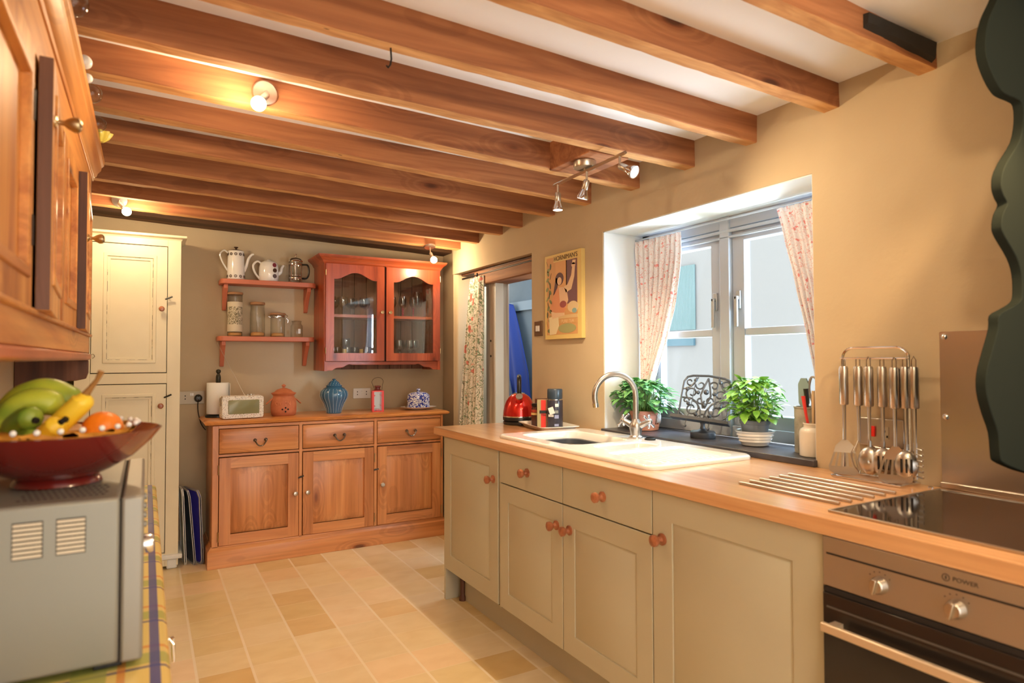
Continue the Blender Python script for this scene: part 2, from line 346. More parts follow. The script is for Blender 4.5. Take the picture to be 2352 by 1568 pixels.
# right wall: solid with a deep window recess and a doorway, ends at the door jamb
wy0,wy1,wz0,wz1=1.40,2.573,.908,1.922; TH=.33
rw=MB()
rw.box(XW,XW+TH,YF,wy0,0,ZC+.02).box(XW,XW+TH,wy1,3.262,0,ZC+.02).box(XW,XW+TH,wy0,wy1,0,wz0).box(XW,XW+TH,wy0,wy1,wz1,ZC+.02)
rw.box(XW,XW+.22,3.262,4.40,1.915,ZC+.02)
st('wall_right',rw,m_wall)
cr=MB().prism([(XW,4.40),(XW+.02,4.36),(XW+.22,4.30),(XW+.30,4.30),(XW+.30,YB),(XW+.085,YB),(XW+.08,4.46)],'z',0,ZC+.02)
st('wall_right_corner',cr,m_wall,bevel=.01)
# white painted recess lining
rv=MB(); t=.004
rv.box(XW+.004,2.26,wy1-t,wy1,wz0,wz1).box(XW+.004,2.26,wy0,wy0+t,wz0,wz1).box(XW+.004,2.26,wy0,wy1,wz1-t,wz1)
st('trim_1',rv,m_reveal,'white plaster lining of the window recess')
# hall beyond the doorway
st('wall_hall_far',MB().box(2.85,2.92,3.55,6.2,0,2.3),m_blue)
st('wall_hall_end',MB().box(2.2,2.92,6.1,6.2,0,2.3),m_blue)
st('wall_hall_near',MB().box(2.22,2.92,3.45,3.55,0,2.3),m_reveal)
st('ceiling_hall',MB().box(2.2,2.95,3.45,6.2,2.3,2.36),m_ceil)
light('hall_area_lamp','AREA',(2.5,3.95,2.1),14,(.75,.88,1),.5,aim=(2.6,5.2,1.2))  # cool area lamp inside the hall, aimed toward its far end
# door frame: old post, lintel, white lining
st('door_frame_post',MB().box(2.068,2.19,3.872,3.99,0,1.83),m_doorpost,'weathered timber door post beside the floral curtain',bevel=.006)
st('door_frame_lintel',MB().box(2.03,2.19,3.262,4.10,1.80,1.90),m_lintel,'rough timber lintel over the doorway',bevel=.008)
st('trim_2',MB().box(2.05,2.17,3.262,4.36,1.90,1.915),m_darkw,'dark board above the door lintel')
st('trim_3',MB().box(2.072,2.135,3.855,3.872,0,1.80),m_white,'white painted door lining')
# doorway dots (bolt holes) in the post
for z in (1.405,1.30):
    st('door_frame_hole',MB().lathe([(.008,0),(.008,.002)],(2.066,3.915,z),'x',12),m_gap)
st('baseboard_back',MB().box(XL,2.0,YB-.015,YB,0,.09),m_white)
# ---------------------------------------------------------------- window
wf=thing('window_1',(2.27,1.985,.93),'white painted two-casement window in the deep recess','window'); wf['kind']='structure'
y0,y1,z0,z1=wy0+.004,wy1-.004,.935,wz1-.004
fr=MB(); a,b=2.262,2.325
fr.box(a,b,y0,y1,z1-.055,z1).box(a,b,y0,y1,z0,z0+.05).box(a,b,y0,y0+.05,z0,z1).box(a,b,y1-.05,y1,z0,z1)
ym=2.02
fr.box(a-.01,b,ym-.028,ym+.028,z0,z1).box(a-.012,a,y0,y1,z1-.075,z1-.06).box(a-.01,a,y0,y1,z1-.1,z1-.09)
fr.build('window_frame',m_winp,wf,bevel=.004)
for (s0,s1) in ((ym+.028,y1-.05),(y0+.05,ym-.028)):
    sa=MB(); c,d=2.272,2.318; w=.062; zz0,zz1=z0+.05,z1-.055
    sa.box(c,d,s0,s0+w,zz0,zz1).box(c,d,s1-w,s1,zz0,zz1).box(c,d,s0+w,s1-w,zz0,zz0+.055).box(c,d,s0+w,s1-w,zz1-w,zz1)
    sa.box(c+.004,d-.004,s0+w,s1-w,1.38,1.415)
    s_=sa.build('sash',m_winp,wf,bevel=.004)
    MB().box(2.298,2.302,s0+w,s1-w,zz0+.055,zz1-w).build('pane',m_pane,s_)
for yy in (ym+.066,ym-.066):
    h=MB().box(2.262,2.272,yy-.012,yy+.012,1.50,1.58).box(2.245,2.264,yy-.006,yy+.008,1.54,1.556)
    h.add([],[]); h.box(2.245,2.255,yy-.009,yy+.009,1.42,1.555)
    h.build('window_handle',m_handle,wf,bevel=.003)
st('window_sill',MB().box(1.982,2.262,wy0-.004,wy1+.004,.9085,.932),m_slate,'dark slate window sill',bevel=.003)
# view outside: rendered house wall with a pale teal shutter
ow=tag(MB().box(6.0,6.2,-3,11,-1,6.5).build('neighbouring_house_wall',base('pale_render',(.23,.242,.262,1),.9)),'pale rendered house wall seen outside through the window','wall'); ow['kind']='structure'
gr_=st('ground_outside',MB().box(2.45,6.0,-3,3.0,-.3,-.2),base('pale_gravel',(.5,.5,.48,1),.9),'pale ground outside the window')
m_teal=base('teal_paint',(.13,.22,.25,1),.6)
sh=thing('shutter',(5.9,6.0,1.4),'pale teal corrugated panel on the house wall outside','shutter')
cs=MB()
n=24
for i in range(n):
    yy=5.85+i*.62/n; cs.lathe([(.016,1.64),(.016,2.46)],(5.982,yy,0),'z',8)
cs.build('corrugated_panel',m_teal,sh)
MB().box(5.96,5.995,5.85,6.46,1.44,1.53).build('lower_panel',base('deep_teal',(.07,.15,.21,1),.6),sh)
# ================================================================ CEILING BEAMS
def beam(name,yl,yr,w,z,zl,label,xr=XW+.01,x0=XL,mat=m_beam,j=.006,dip=0):
    n=44; rings=[]; sd=yl*31.7
    for i in range(n+1):
        t=i/n; x=x0+(xr-x0)*t; y=yl+(yr-yl)*(x+.03)/(2.03)
        def jj(k,a=j): return a*(.8*mnoise.noise(Vector((x*1.6,k*7.3,sd)))+.35*mnoise.noise(Vector((x*17,k*3.3,sd))))
        zz=zl+(z-zl)*(x+.03)/2.03+jj(9,.005); zt=ceilz(x)+.015
        rings.append([(x,y+jj(1),zz+jj(2,.004)+.003),(x,y+.003+jj(1),zz+jj(2,.004)),(x,y+w-.003+jj(3),zz+jj(4,.004)),(x,y+w+jj(3),zz+jj(4,.004)+.003),(x,y+w+jj(5,.004),zt),(x,y+jj(6,.004),zt)])
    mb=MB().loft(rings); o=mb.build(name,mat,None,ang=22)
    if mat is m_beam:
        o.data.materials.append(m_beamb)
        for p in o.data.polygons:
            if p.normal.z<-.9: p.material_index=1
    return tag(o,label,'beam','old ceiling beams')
BE=[(.60,.60,.06,2.128,2.165,'old sawn ceiling beam nearest the camera, just showing at the top right corner'),
(.991,.991,.056,2.127,2.165,'old ceiling beam with a charred black notch where it meets the right wall'),
(1.297,1.297,.056,2.118,2.160,'old ceiling beam with a dark stained end, next one past the charred beam'),
(1.627,1.627,.056,2.100,2.145,'old ceiling beam with a small iron hook on its underside'),
(1.945,1.945,.058,2.089,2.133,'old ceiling beam running just in front of the round ceiling spotlight plate'),
(2.292,2.292,.068,2.082,2.155,'old ceiling beam that carries the bright round-plate spotlight'),
(2.665,2.665,.066,2.086,2.172,'old ceiling beam with a big dark knot, passing behind the three-lamp track'),
(3.012,3.012,.064,2.092,2.165,'old ceiling beam ending right below the far lamp of the track'),
(3.366,3.366,.052,2.090,2.158,'old ceiling beam with long dark cracks, ending beyond the track lights'),
(3.62,3.62,.05,2.087,2.142,'old ceiling beam with round knots, third out from the cupboard wall'),
(3.96,3.96,.055,2.084,2.145,'old ceiling beam just in front of the two far spotlights'),
(4.26,4.26,.075,2.086,2.150,'old ceiling beam carrying the two small far spotlights')]
for i,(yl,yr,w,z,zl,lab) in enumerate(BE):
    beam('ceiling_beam',yl,yr,w,z,zl,lab,xr=XW+(.012 if yr<3.3 else .03))
tag(beam('wall_plate',4.60,4.60,.178,2.115,2.178,'',xr=2.12,mat=m_plate),'dark timber wall plate along the top of the back wall','beam')
# charred notch in second beam
ch=MB(); rr=[]
for i in range(12):
    x=1.64+i*.03; rr.append([(x,.978+.008*mnoise.noise(Vector((x*20,0,0))),2.165-.02*(i/11)+.006*mnoise.noise(Vector((x*30,1,0)))),(x,.975,2.19),(x,.992,2.192),(x,.992,2.155-.02*(i/11))])
tag(ch.loft(rr).build('charred_iron_strap',base('charred_black',(.02,.017,.015,1),.8),None),'charred black strap on the side of the second beam by the wall','strap')
hk=MB().tube([(.567,1.652,2.125),(.569,1.652,2.095),(.566,1.652,2.079),(.560,1.652,2.070),(.554,1.65,2.074)],.0026)
tag(hk.build('iron_hook',m_iron),'small bent iron hook under a ceiling beam','hook')
# ================================================================ SPOTLIGHTS
def head(mb_loc,dirv,parent,lit=True,power=16,name='lamp_head',glass=True,s=1.0,col=WARM):
    # barrel + bell glass + bulb face along dirv
    d=Vector(dirv).normalized(); q=d.to_track_quat('Z','Y').to_matrix().to_4x4(); M_=Matrix.Translation(mb_loc)@q@Matrix.Scale(s,4)
    a=MB(); a.m=M_; a.lathe([(.005,-.002),(.011,.0),(.0135,.006),(.0135,.038),(.012,.04)],n=20); h=a.build(name,m_nickel,parent)
    a=MB(); a.m=M_; a.lathe([(.012,.036),(.014,.045),(.020,.060),(.0245,.072),(.0245,.078),(.021,.0775)],n=24,cap=False); a.build('lamp_rim',m_chrome if glass else m_nickel,h)
    a=MB(); a.m=M_; a.lathe([(.0001,.070),(.0215,.072),(.0215,.0765),(.0001,.077)],n=24); a.build('lamp_lens',m_bulbw if lit else m_jar,h)
    if power>0: light('lamp_light','SPOT',Vector(mb_loc)+d*.085*s,power,col,.02,aim=Vector(mb_loc)+d,angle=2.5)
    return h
tr=thing('track_light',(1.56,2.1,2.05),'brushed nickel ceiling track light with three tilting lamps','light')
pA,pB=Vector((1.575,2.375,2.055)),Vector((1.555,1.86,2.055))
MB().tube([pA,pB],.0075,4).build('bar',m_nickel,tr)
MB().lathe([(.045,0),(.047,.003),(.047,.026),(.045,.028)],(1.558,2.121,2.063),n=32).build('ceiling_plate',m_nickel,tr)
MB().cyl((1.565,2.13,2.058),(1.56,2.121,2.068),.006).build('bracket_arm',m_nickel,tr)
for t,dv,pw in ((.06,(0,0,-1),14),(.5,(-.1,.3,-1),26),(.93,(.22,-.82,-.5),16)):
    p=pA.lerp(pB,t); MB().cyl(p,p+Vector((0,0,-.042)),.0045).build('stem',m_nickel,tr)
    head(p+Vector((0,0,-.04)),dv,tr,True,pw)
bk=tag(MB().box(1.50,1.70,2.012,2.30,2.092,ZC+.02).build('mounting_block',m_beam,bevel=.004),'wooden block between two beams holding the track light plate','block')
def spot(loc,nrm,bdir,label,power):
    t=thing('ceiling_spotlight',loc,label,'light','single round-plate spotlights on the beams'); n=Vector(nrm).normalized()
    q=n.to_track_quat('Z','Y').to_matrix().to_4x4(); a=MB(); a.m=Matrix.Translation(loc)@q
    a.lathe([(.042,0),(.042,.004),(.038,.009),(.01,.012)],n=32); a.build('wall_plate',m_nickel,t)
    p=Vector(loc)+n*.010; e=p+n*.03+Vector((0,0,-.012)); MB().tube([p,p+n*.02,e],.005).build('arm',m_nickel,t)
    head(e,bdir,t,True,0,s=.9)
    d=Vector(bdir).normalized(); MB().ball(e+d*.066,.024).build('bulb',m_bulb,t)
    light('lamp_light','POINT',e+d*.10,power,WARM,.03)
spot((.341,2.289,2.186),(0,-1,-.12),(-.45,-.5,-.75),'bright ceiling spotlight with a round plate, nearest of the single spots',9)
spot((-.14,4.252,2.190),(0,-1,-.3),(.5,-.3,-.7),'small lit spotlight on the far beam above the cream cupboard',9)
spot((1.76,4.27,2.09),(0,-.3,-1),(.2,-.6,-.9),'small lit spotlight on the far beam above the red pine cabinet',9)
light('room_lamp','POINT',(.9,.2,2.0),14,WARM,.06); light('room_lamp','POINT',(.7,-1.1,2.0),12,WARM,.06)
# ================================================================ PINE SIDEBOARD
YS=4.36
sb=thing('sideboard',(1.12,4.57,0),'long pine sideboard with three drawers over three panelled doors','sideboard')
MB().box(.358,1.898,YS+.004,YB-.03,.12,.872).build('carcass',m_pine,sb,bevel=.003)
boxes('upright',[(a,b,YS-.014,YS+.004,.12,.872) for a,b in ((.36,.395),(.876,.896),(1.379,1.399),(1.879,1.896))],m_pine,sb,.0015)
boxes('rail',[(.395,1.879,YS-.013,YS+.004,a,b) for a,b in ((.678,.693),(.853,.872),(.12,.131))],m_pinex,sb,.0015)
MB().rects('z',[(0,.335,1.912,4.33,YB-.02),(.105,.335,1.912,4.33,YB-.02),(.125,.352,1.902,4.346,YB-.02),(.132,.352,1.902,4.346,YB-.02)]).build('plinth',m_pinex,sb,bevel=.002)
MB().rects('z',[(.874,.345,1.905,4.345,YB-.005),(.880,.318,1.928,4.318,YB-.005),(.892,.310,1.936,4.31,YB-.005),(.900,.322,1.926,4.322,YB-.005),(.905,.335,1.915,4.335,YB-.005)]).build('top',m_top,sb)
def raised_door(par,name,x0,x1,z0,z1,y,fw,matf,matp,parts=True,th=.02):
    x0+=.0015; x1-=.0015; z0+=.0012; z1-=.0012
    d=MB().ring('y',y-th,y,(x0,x1,z0,z1),(x0+fw,x1-fw,z0+fw,z1-fw)).build(name,matf,par,bevel=.002)
    boxes('door_rail',[(x0+fw,x1-fw,y-th-.0006,y,z0+.0005,z0+fw),(x0+fw,x1-fw,y-th-.0006,y,z1-fw,z1-.0005)],m_pinex,d)
    a,b,c,e=x0+fw-.001,x1-fw+.001,z0+fw-.001,z1-fw+.001; k=.042
    MB().rects('y',[(y-.001,a,b,c,e),(y-th+.015,a,b,c,e),(y-th+.013,a+.005,b-.005,c+.005,e-.005),(y-th+.001,a+k,b-k,c+k,e-k),(y-th-.0005,a+k+.004,b-k-.004,c+k+.004,e-k-.004)]).build('raised_panel',matp,d)
    return d
dx=[(.397,.874),(.8985,1.377),(1.401,1.877)]
for i,(a,b) in enumerate(dx):
    MB().box(a-.003,b+.003,YS+.001,YS+.005,.130,.677).build('door_gap_shade',m_gap,sb)  # dark sheets paint the shade seen round doors and drawers
    MB().box(a-.003,b+.003,YS+.001,YS+.005,.694,.852).build('drawer_gap_shade',m_gap,sb)
    d=raised_door(sb,'door',a,b,.133,.674,YS,.066,m_pine,m_pine)
    kx=(.850,.927,1.433)[i]
    MB().lathe([(.006,0),(.006,-.010),(.013,-.014),(.016,-.022),(.012,-.028),(.001,-.030)],(kx,YS-.02,.412),'y',20).build('knob',m_nickel,d)
    hx=a-.004 if i<1 else b+.004
    if i==0: hx=a-.003
    for hz in (.19,.60):
        MB().cyl((hx,YS-.022,hz-.03),(hx,YS-.022,hz+.03),.004,n=8).build('hinge',m_brass,d)
    r=MB().rects('y',[(YS-.004,a+.0015,b-.0015,.6975,.849),(YS-.012,a+.0015,b-.0015,.6975,.849),(YS-.014,a+.004,b-.004,.700,.846),(YS-.024,a+.026,b-.026,.722,.824)]).build('drawer',m_pinex,sb)
    cx=(.636,1.137,1.644)[i]; hz=.772
    hb=MB()
    for s in (-1,1):
        hb.lathe([(.011,0),(.011,-.004),(.005,-.008),(.005,-.016)],(cx+s*.032,YS-.024,hz),'y',14); hb.ball((cx+s*.032,YS-.042,hz),.0075)
    pts=[(cx+.032*math.cos(q)*(1 if abs(math.cos(q))>.9 else .92),YS-.043,hz-.0-.036*math.sin(q)) for q in [PI*k/12 for k in range(13)]]
    hb.tube(pts,.0042); hb.build('drop_handle',m_dkchrome,r)
for x,z,s in ((.885,.516,1),(1.389,.520,.35)):
    MB().cyl((x-.017,YS-.032,z-.006*s),(x+.017,YS-.032,z+.006*s),.005,n=8).cyl((x,YS-.014,z),(x,YS-.032,z),.004,n=8).build('catch',m_black,sb)
# ================================================================ RED PINE GLAZED WALL CABINET
YC=4.47
gc=thing('wall_cabinet',(1.49,4.62,1.2),'red pine wall cabinet with two arched glass doors over the sideboard','cabinet')
boxes('side_panel',[(1.062,1.082,YC+.005,YB,1.2,1.95),(1.906,1.926,YC+.005,YB,1.2,1.95)],m_red,gc,.002)
boxes('carcass_board',[(1.082,1.906,YC+.01,YB-.012,1.266,1.284),(1.082,1.906,YC+.01,YB-.012,1.93,1.948)],m_redx,gc)
MB().box(1.082,1.906,YC+.03,YB-.012,1.577,1.597).build('shelf',m_redx,gc)
bk=MB()
for i in range(9):
    x=1.082+i*.0916; bk.box(x+.002,x+.0896,YB-.012,YB-.002,1.205,1.948)
bk.build('back_panel',m_backb,gc,bevel=.001)
MB().box(1.082,1.906,YB-.003,YB-.001,1.205,1.948).build('back_gap_shade',m_gap,gc)  # dark sheet painted in for the shade between the boards
MB().rects('z',[(1.945,1.062,1.926,YC+.003,YB),(1.952,1.055,1.933,YC-.005,YB),(1.960,1.052,1.936,YC-.008,YB),(1.972,1.045,1.943,YC-.016,YB),(1.985,1.028,1.958,YC-.032,YB),(1.992,1.020,1.964,YC-.040,YB),(2.005,1.016,1.968,YC-.044,YB)]).build('cornice',m_redx,gc)
val=[(1.064,1.203),(1.12,1.203)]+[(1.12+.14*t,1.203+.038*math.sin(t*PI/2)+.006*math.sin(t*PI*3)) for t in [k/10 for k in range(1,11)]]
val+=[(2.988-x,z) for x,z in val[::-1]]; val+=[(1.924,1.264),(1.064,1.264)]
MB().prism(val,'y',YC-.002,YC+.016).build('valance',m_redx,gc,bevel=.0015)
boxes('corner_post',[(1.064,1.084,YC-.006,YC+.012,1.2,1.264),(1.904,1.926,YC-.006,YC+.012,1.2,1.264)],m_red,gc)
MB().box(1.484,1.500,YC-.004,YC+.01,1.266,1.95).build('door_gap_shade',m_gap,gc)  # dark strip painted in for the shade between the two doors
def arched(x0,x1,knx,lab):
    z0,z1=1.268,1.944; w=.056; y0_,y1_=YC-.020,YC
    a,b=x0+w,x1-w; m_=(a+b)/2; hw=(b-a)/2
    arch=[(a,1.838)]
    for k in range(0,21):
        s=-1+2*k/20; c=1.838+.050*((.5+.5*math.cos(PI*min(1,abs(s)/.88))) if abs(s)<.88 else 0)**.8
        arch.append((m_+s*hw*.999,c))
    arch+=[(b,1.838)]
    inn=[(a,z0+w)]+arch+[(b,z0+w)]; out=[(x0,z0),(x0,z1)]+[(x,z1) for x,_ in arch[1:-1]]+[(x1,z1),(x1,z0)]
    d=MB().ring('y',y0_,y1_,out,inn).build('door',m_red,gc,bevel=.0015)
    MB().box(a,b,YC-.012,YC-.009,z0+w,1.895).build('glass',m_cabglass,d)
    MB().lathe([(.009,0),(.009,-.003),(.005,-.008),(.006,-.014),(.012,-.020),(.012,-.026),(.001,-.028)],(knx,YC-.02,1.616),'y',20).build('knob',m_brass,d)
    hx=x0-.002 if knx>m_ else x1+.002
    for z in (1.34,1.88): MB().cyl((hx,YC-.021,z-.02),(hx,YC-.021,z+.02),.0035,n=8).build('hinge',m_brass,d)
arched(1.070,1.486,1.464,'l'); arched(1.500,1.918,1.524,'r')
# glasses inside
def wine(h,r,st_,mat,stem=None,group=None,label='',name='wine_glass'):
    t=thing(name,(0,0,0),label,'glass',group)
    MB().lathe([(r*.30,st_),(r*.75,st_+.012),(r,st_+(h-st_)*.45),(r*.86,h),(r*.83,h),(r*.95,st_+(h-st_)*.45),(r*.7,st_+.016),(.001,st_+.006)],n=20,cap=False).build('bowl',mat,t)
    if stem is not None:
        MB().lathe([(r*.85,0),(r*.85,.002),(.006,.006)],n=20).build('foot',mat,t)
        a=MB(); 
        a.lathe([(.004+.0016*math.sin(k*1.6),.004+(st_-.002)*k/14) for k in range(15)],n=8); a.build('stem',stem,t)
    return t
m_purple=base('plum_glass_stem',(.25,.03,.06,1),.15)
def row(proto,pts):
    for i,p in enumerate(pts):
        o=proto if i==0 else copy_tree(proto); o.location=p
zs=1.597
row(wine(.155,.030,.07,m_winegl,m_purple,'plum-stemmed wine glasses','wine glass with a twisted plum stem on the upper shelf of the glazed cabinet','wine_glass'),
    [(x,y,zs) for x,y in ((1.585,4.62),(1.625,4.68),(1.675,4.60),(1.715,4.69),(1.762,4.60),(1.585,4.73))])
row(wine(.20,.028,.08,m_winegl,m_winegl,'tall flutes','tall clear flute at the right end of the cabinet upper shelf','wine_glass'),[(1.80,4.62,zs),(1.84,4.69,zs)])
row(wine(.135,.033,.055,m_winegl,m_winegl,'clear stemmed glasses upper left','clear stemmed glass on the upper shelf behind the left cabinet door','wine_glass'),
    [(x,y,zs) for x,y in ((1.15,4.62),(1.19,4.69),(1.225,4.61),(1.29,4.63),(1.33,4.70),(1.385,4.62),(1.42,4.69))])
zl=1.284
row(wine(.085,.029,.002,m_winegl,None,'tumblers lower left','clear tumbler on the bottom shelf behind the left cabinet door','tumbler'),
    [(x,y,zl) for x,y in ((1.15,4.57),(1.20,4.66),(1.25,4.57),(1.33,4.66),(1.40,4.58))])
m_amber=base('amber_drink_glass',(.62,.42,.10,1),.12)
row(wine(.07,.016,.002,m_amber,None,'gold glasses','small gold-tinted glass on the bottom shelf of the left cabinet side','tumbler'),[(1.225,4.55,zl),(1.345,4.55,zl)])
row(wine(.14,.034,.06,m_winegl,m_winegl,'clear stemmed glasses lower right','clear stemmed glass on the bottom shelf behind the right cabinet door','wine_glass'),
    [(x,y,zl) for x,y in ((1.65,4.60),(1.69,4.68),(1.725,4.58),(1.775,4.62),(1.81,4.69))])
row(wine(.15,.036,.07,m_winegl,m_winegl,'clear stemmed glasses lower left','large clear stemmed glass at the back of the lower left cabinet shelf','wine_glass'),[(1.135,4.70,zl),(1.275,4.71,zl)])
t=tag(MB().lathe([(.014,0),(.012,.012),(.006,.02),(.010,.03),(.011,.04),(.006,.05),(.009,.058),(.001,.066)],(1.575,4.54,zl),n=16).build('salt_shaker',m_chrome),'small silver shaker on the bottom shelf of the red pine cabinet','shaker')
# ================================================================ SALMON SHELVES
def shelf(x0,x1,z,label):
    t=thing('wall_shelf',((x0+x1)/2,4.7,z-.2),label,'shelf','salmon wall shelves')
    p=[(x0,YB),(x0,4.66)]+[(x0+.035-.035*math.cos(q),4.66-.035*math.sin(q)) for q in [PI/2*k/6 for k in range(1,7)]]
    p+=[(x1-.035+.035*math.sin(q),4.66-.035*math.cos(q)) for q in [PI/2*k/6 for k in range(0,7)]]+[(x1,YB)]
    MB().prism(p,'z',z-.032,z).build('board',m_salmon,t,bevel=.003)
    for x in (x0+.035,x1-.045):
        q=[(YB,z-.032),(4.655,z-.032),(4.652,z-.06)]+[(4.655+.095*s**1.2+.012*math.sin(s*PI),z-.06-.12*s) for s in [k/10 for k in range(1,10)]]+[(4.752,z-.19),(4.762,z-.202),(YB,z-.205)]
        MB().prism(q,'x',x-.013,x+.013).build('bracket',m_salmon,t,bevel=.003)
shelf(.424,1.045,1.820,'upper salmon painted wall shelf holding the white pots and the glass coffee press')
shelf(.412,1.038,1.437,'lower salmon painted wall shelf holding four glass jars')
ZS1,ZS2=1.820,1.437
# tall coffee pot
def ringpat(mb,c,r,z,n,rr,mat=None):
    for k in range(n):
        a=2*PI*k/n; p=Vector((c[0]+math.cos(a)*r,c[1]+math.sin(a)*r,z)); q=Matrix.Translation(p)@Matrix.Rotation(a,4,'Z')@Matrix.Rotation(PI/2,4,'Y')
        o=mb.m; mb.m=q; mb.lathe([(rr,0),(rr,.0008),(rr*.55,.0008),(rr*.55,0)],n=14,cap=False); mb.lathe([(rr*.3,0),(rr*.3,.0009)],n=10); mb.m=o
m_brown=base('dark_brown_print',(.07,.035,.02,1),.3)
def curve(p,n=16):   # catmull-rom through points
    P=[Vector(q) for q in p]; P=[P[0]*2-P[1]]+P+[P[-1]*2-P[-2]]; out=[]
    for i in range(1,len(P)-2):
        for k in range(n):
            t=k/n; a,b,c,d=P[i-1],P[i],P[i+1],P[i+2]
            out.append(.5*((2*b)+(c-a)*t+(2*a-5*b+4*c-d)*t*t+(3*b-a-3*c+d)*t**3))
    return out+[P[-2]]
c=(.524,4.70); t=thing('coffee_pot',(c[0],c[1],ZS1),'tall white coffee pot with dark ring pattern bands and a dark lid','coffee pot')
MB().lathe([(.053,0),(.056,.004),(.0565,.02),(.051,.19),(.050,.196)],(c[0],c[1],ZS1),n=36).build('body',m_ceram,t)
p=MB(); ringpat(p,c,.0562,ZS1+.022,11,.010); ringpat(p,c,.0519,ZS1+.172,11,.010); p.build('ring_pattern',m_brown,t)
l=MB().lathe([(.046,.195),(.044,.200),(.02,.207),(.007,.209),(.006,.216),(.014,.222),(.013,.226),(.001,.228)],(c[0],c[1],ZS1),n=28).build('lid',m_brown,t)
MB().tube(curve([(c[0]-.048,c[1],ZS1+.18),(c[0]-.075,c[1]-.005,ZS1+.197),(c[0]-.100,c[1]-.005,ZS1+.17),(c[0]-.088,c[1]-.005,ZS1+.125),(c[0]-.066,c[1],ZS1+.085),(c[0]-.052,c[1],ZS1+.062)],6),.0055).build('handle',m_ceram,t)
MB().tube(curve([(c[0]+.048,c[1],ZS1+.06),(c[0]+.064,c[1]-.01,ZS1+.10),(c[0]+.078,c[1]-.012,ZS1+.15),(c[0]+.098,c[1]-.014,ZS1+.178),(c[0]+.112,c[1]-.015,ZS1+.182)],5),[.012-.0003*k for k in range(21)]).build('spout',m_ceram,t)
# teapot
c=(.735,4.70); t=thing('teapot',(c[0],c[1],ZS1),'white teapot with three round motifs down its side','teapot')
MB().lathe([(.058,0),(.062,.004),(.066,.05),(.064,.095),(.057,.128),(.045,.138),(.038,.140)],(c[0],c[1],ZS1),n=36).build('body',m_ceram,t)
MB().lathe([(.038,.139),(.034,.144),(.015,.148),(.012,.153),(.001,.155)],(c[0],c[1],ZS1),n=28).build('lid',m_ceram,t)
MB().tube(curve([(c[0]-.045,c[1],ZS1+.122),(c[0]-.075,c[1]-.01,ZS1+.137),(c[0]-.103,c[1]-.01,ZS1+.108),(c[0]-.092,c[1]-.01,ZS1+.06),(c[0]-.058,c[1],ZS1+.016)],6),.007).build('handle',m_ceram,t)
MB().tube(curve([(c[0]+.055,c[1],ZS1+.05),(c[0]+.078,c[1]-.005,ZS1+.07),(c[0]+.085,c[1]-.005,ZS1+.10),(c[0]+.098,c[1]-.005,ZS1+.122)],5),[.013-.0004*k for k in range(16)]).build('spout',m_ceram,t)
for k,(zz,mm) in enumerate(((.112,base('plum_motif',(.25,.04,.06,1),.3)),(.075,m_brown),(.036,base('grey_motif',(.12,.10,.11,1),.3)))):
    a=math.radians(-62); rr=(.0625,.0668,.0662)[k]; q=MB(); q.m=Matrix.Translation((c[0]+rr*math.cos(a),c[1]+rr*math.sin(a),ZS1+zz))@Matrix.Rotation(a,4,'Z')@Matrix.Rotation(PI/2,4,'Y')
    q.lathe([(.015,-.002),(.015,.0008),(.013,.0012)],n=20); q.build('round_motif',mm,t)
# french press
c=(.912,4.69); t=thing('coffee_press',(c[0],c[1],ZS1),'glass and chrome coffee press with a black handle','coffee press')
MB().lathe([(.044,.012),(.046,.016),(.046,.15),(.048,.158)],(c[0],c[1],ZS1),n=32,cap=False).build('beaker',m_jar,t)
fr_=MB()
for z in (.03,.128): fr_.lathe([(.0468,z),(.0482,z),(.0482,z+.007),(.0468,z+.007)],(c[0],c[1],ZS1),n=32,cap=False)
for k in range(4):
    a=PI/4+k*PI/2; x,y=c[0]+.048*math.cos(a),c[1]+.048*math.sin(a); fr_.tube([(x+.006*math.cos(a),y+.006*math.sin(a),ZS1),(x,y,ZS1+.015),(x,y,ZS1+.135)],.0022)
fr_.build('chrome_frame',m_chrome,t)
MB().lathe([(.050,.150),(.050,.158),(.044,.170),(.030,.178),(.012,.182),(.003,.184),(.003,.20),(.011,.202),(.011,.206),(.001,.208)],(c[0],c[1],ZS1),n=32).build('lid',m_chrome,t)
MB().lathe([(.0425,.05),(.0425,.054)],(c[0],c[1],ZS1),n=28).cyl((c[0],c[1],ZS1+.05),(c[0],c[1],ZS1+.18),.002).build('plunger',m_chrome,t)
MB().tube(curve([(c[0]+.046,c[1]-.012,ZS1+.132),(c[0]+.078,c[1]-.02,ZS1+.130),(c[0]+.088,c[1]-.022,ZS1+.10),(c[0]+.086,c[1]-.022,ZS1+.06),(c[0]+.072,c[1]-.02,ZS1+.036),(c[0]+.046,c[1]-.012,ZS1+.034)],6),.0065).build('handle',m_black,t)
# jars
def jar(name,c,r,h,lid,label,wall=True,neck=None,fill=None,fmat=None,lidmat=None):
    t=thing(name,(c[0],c[1],ZS2),label,'jar')
    nr=neck or r
    MB().lathe([(r*.95,0),(r,.004),(r,h*(.72 if neck else .94)),(nr,h*(.84 if neck else .97)),(nr,h)],(c[0],c[1],ZS2),n=32,cap=False).build('glass_body',m_jar,t)
    if fill: 
        MB().lathe([(r-.006,.007),(r-.005,fill*.8),(r*.6,fill),(.001,fill*.93)],(c[0],c[1],ZS2),n=24).build('contents',fmat,t)
    if lid: MB().lathe([(nr+.002,h-.002),(nr+.004,h),(nr+.004,h+lid-.003),(nr+.001,h+lid),(.001,h+lid)],(c[0],c[1],ZS2),n=32).build('lid',lidmat or m_cork,t)
    return t
t=jar('glass_jar',(.520,4.70),.047,.285,.014,'tallest glass jar, wrapped in a cream patterned label',fill=.03,fmat=m_pasta)
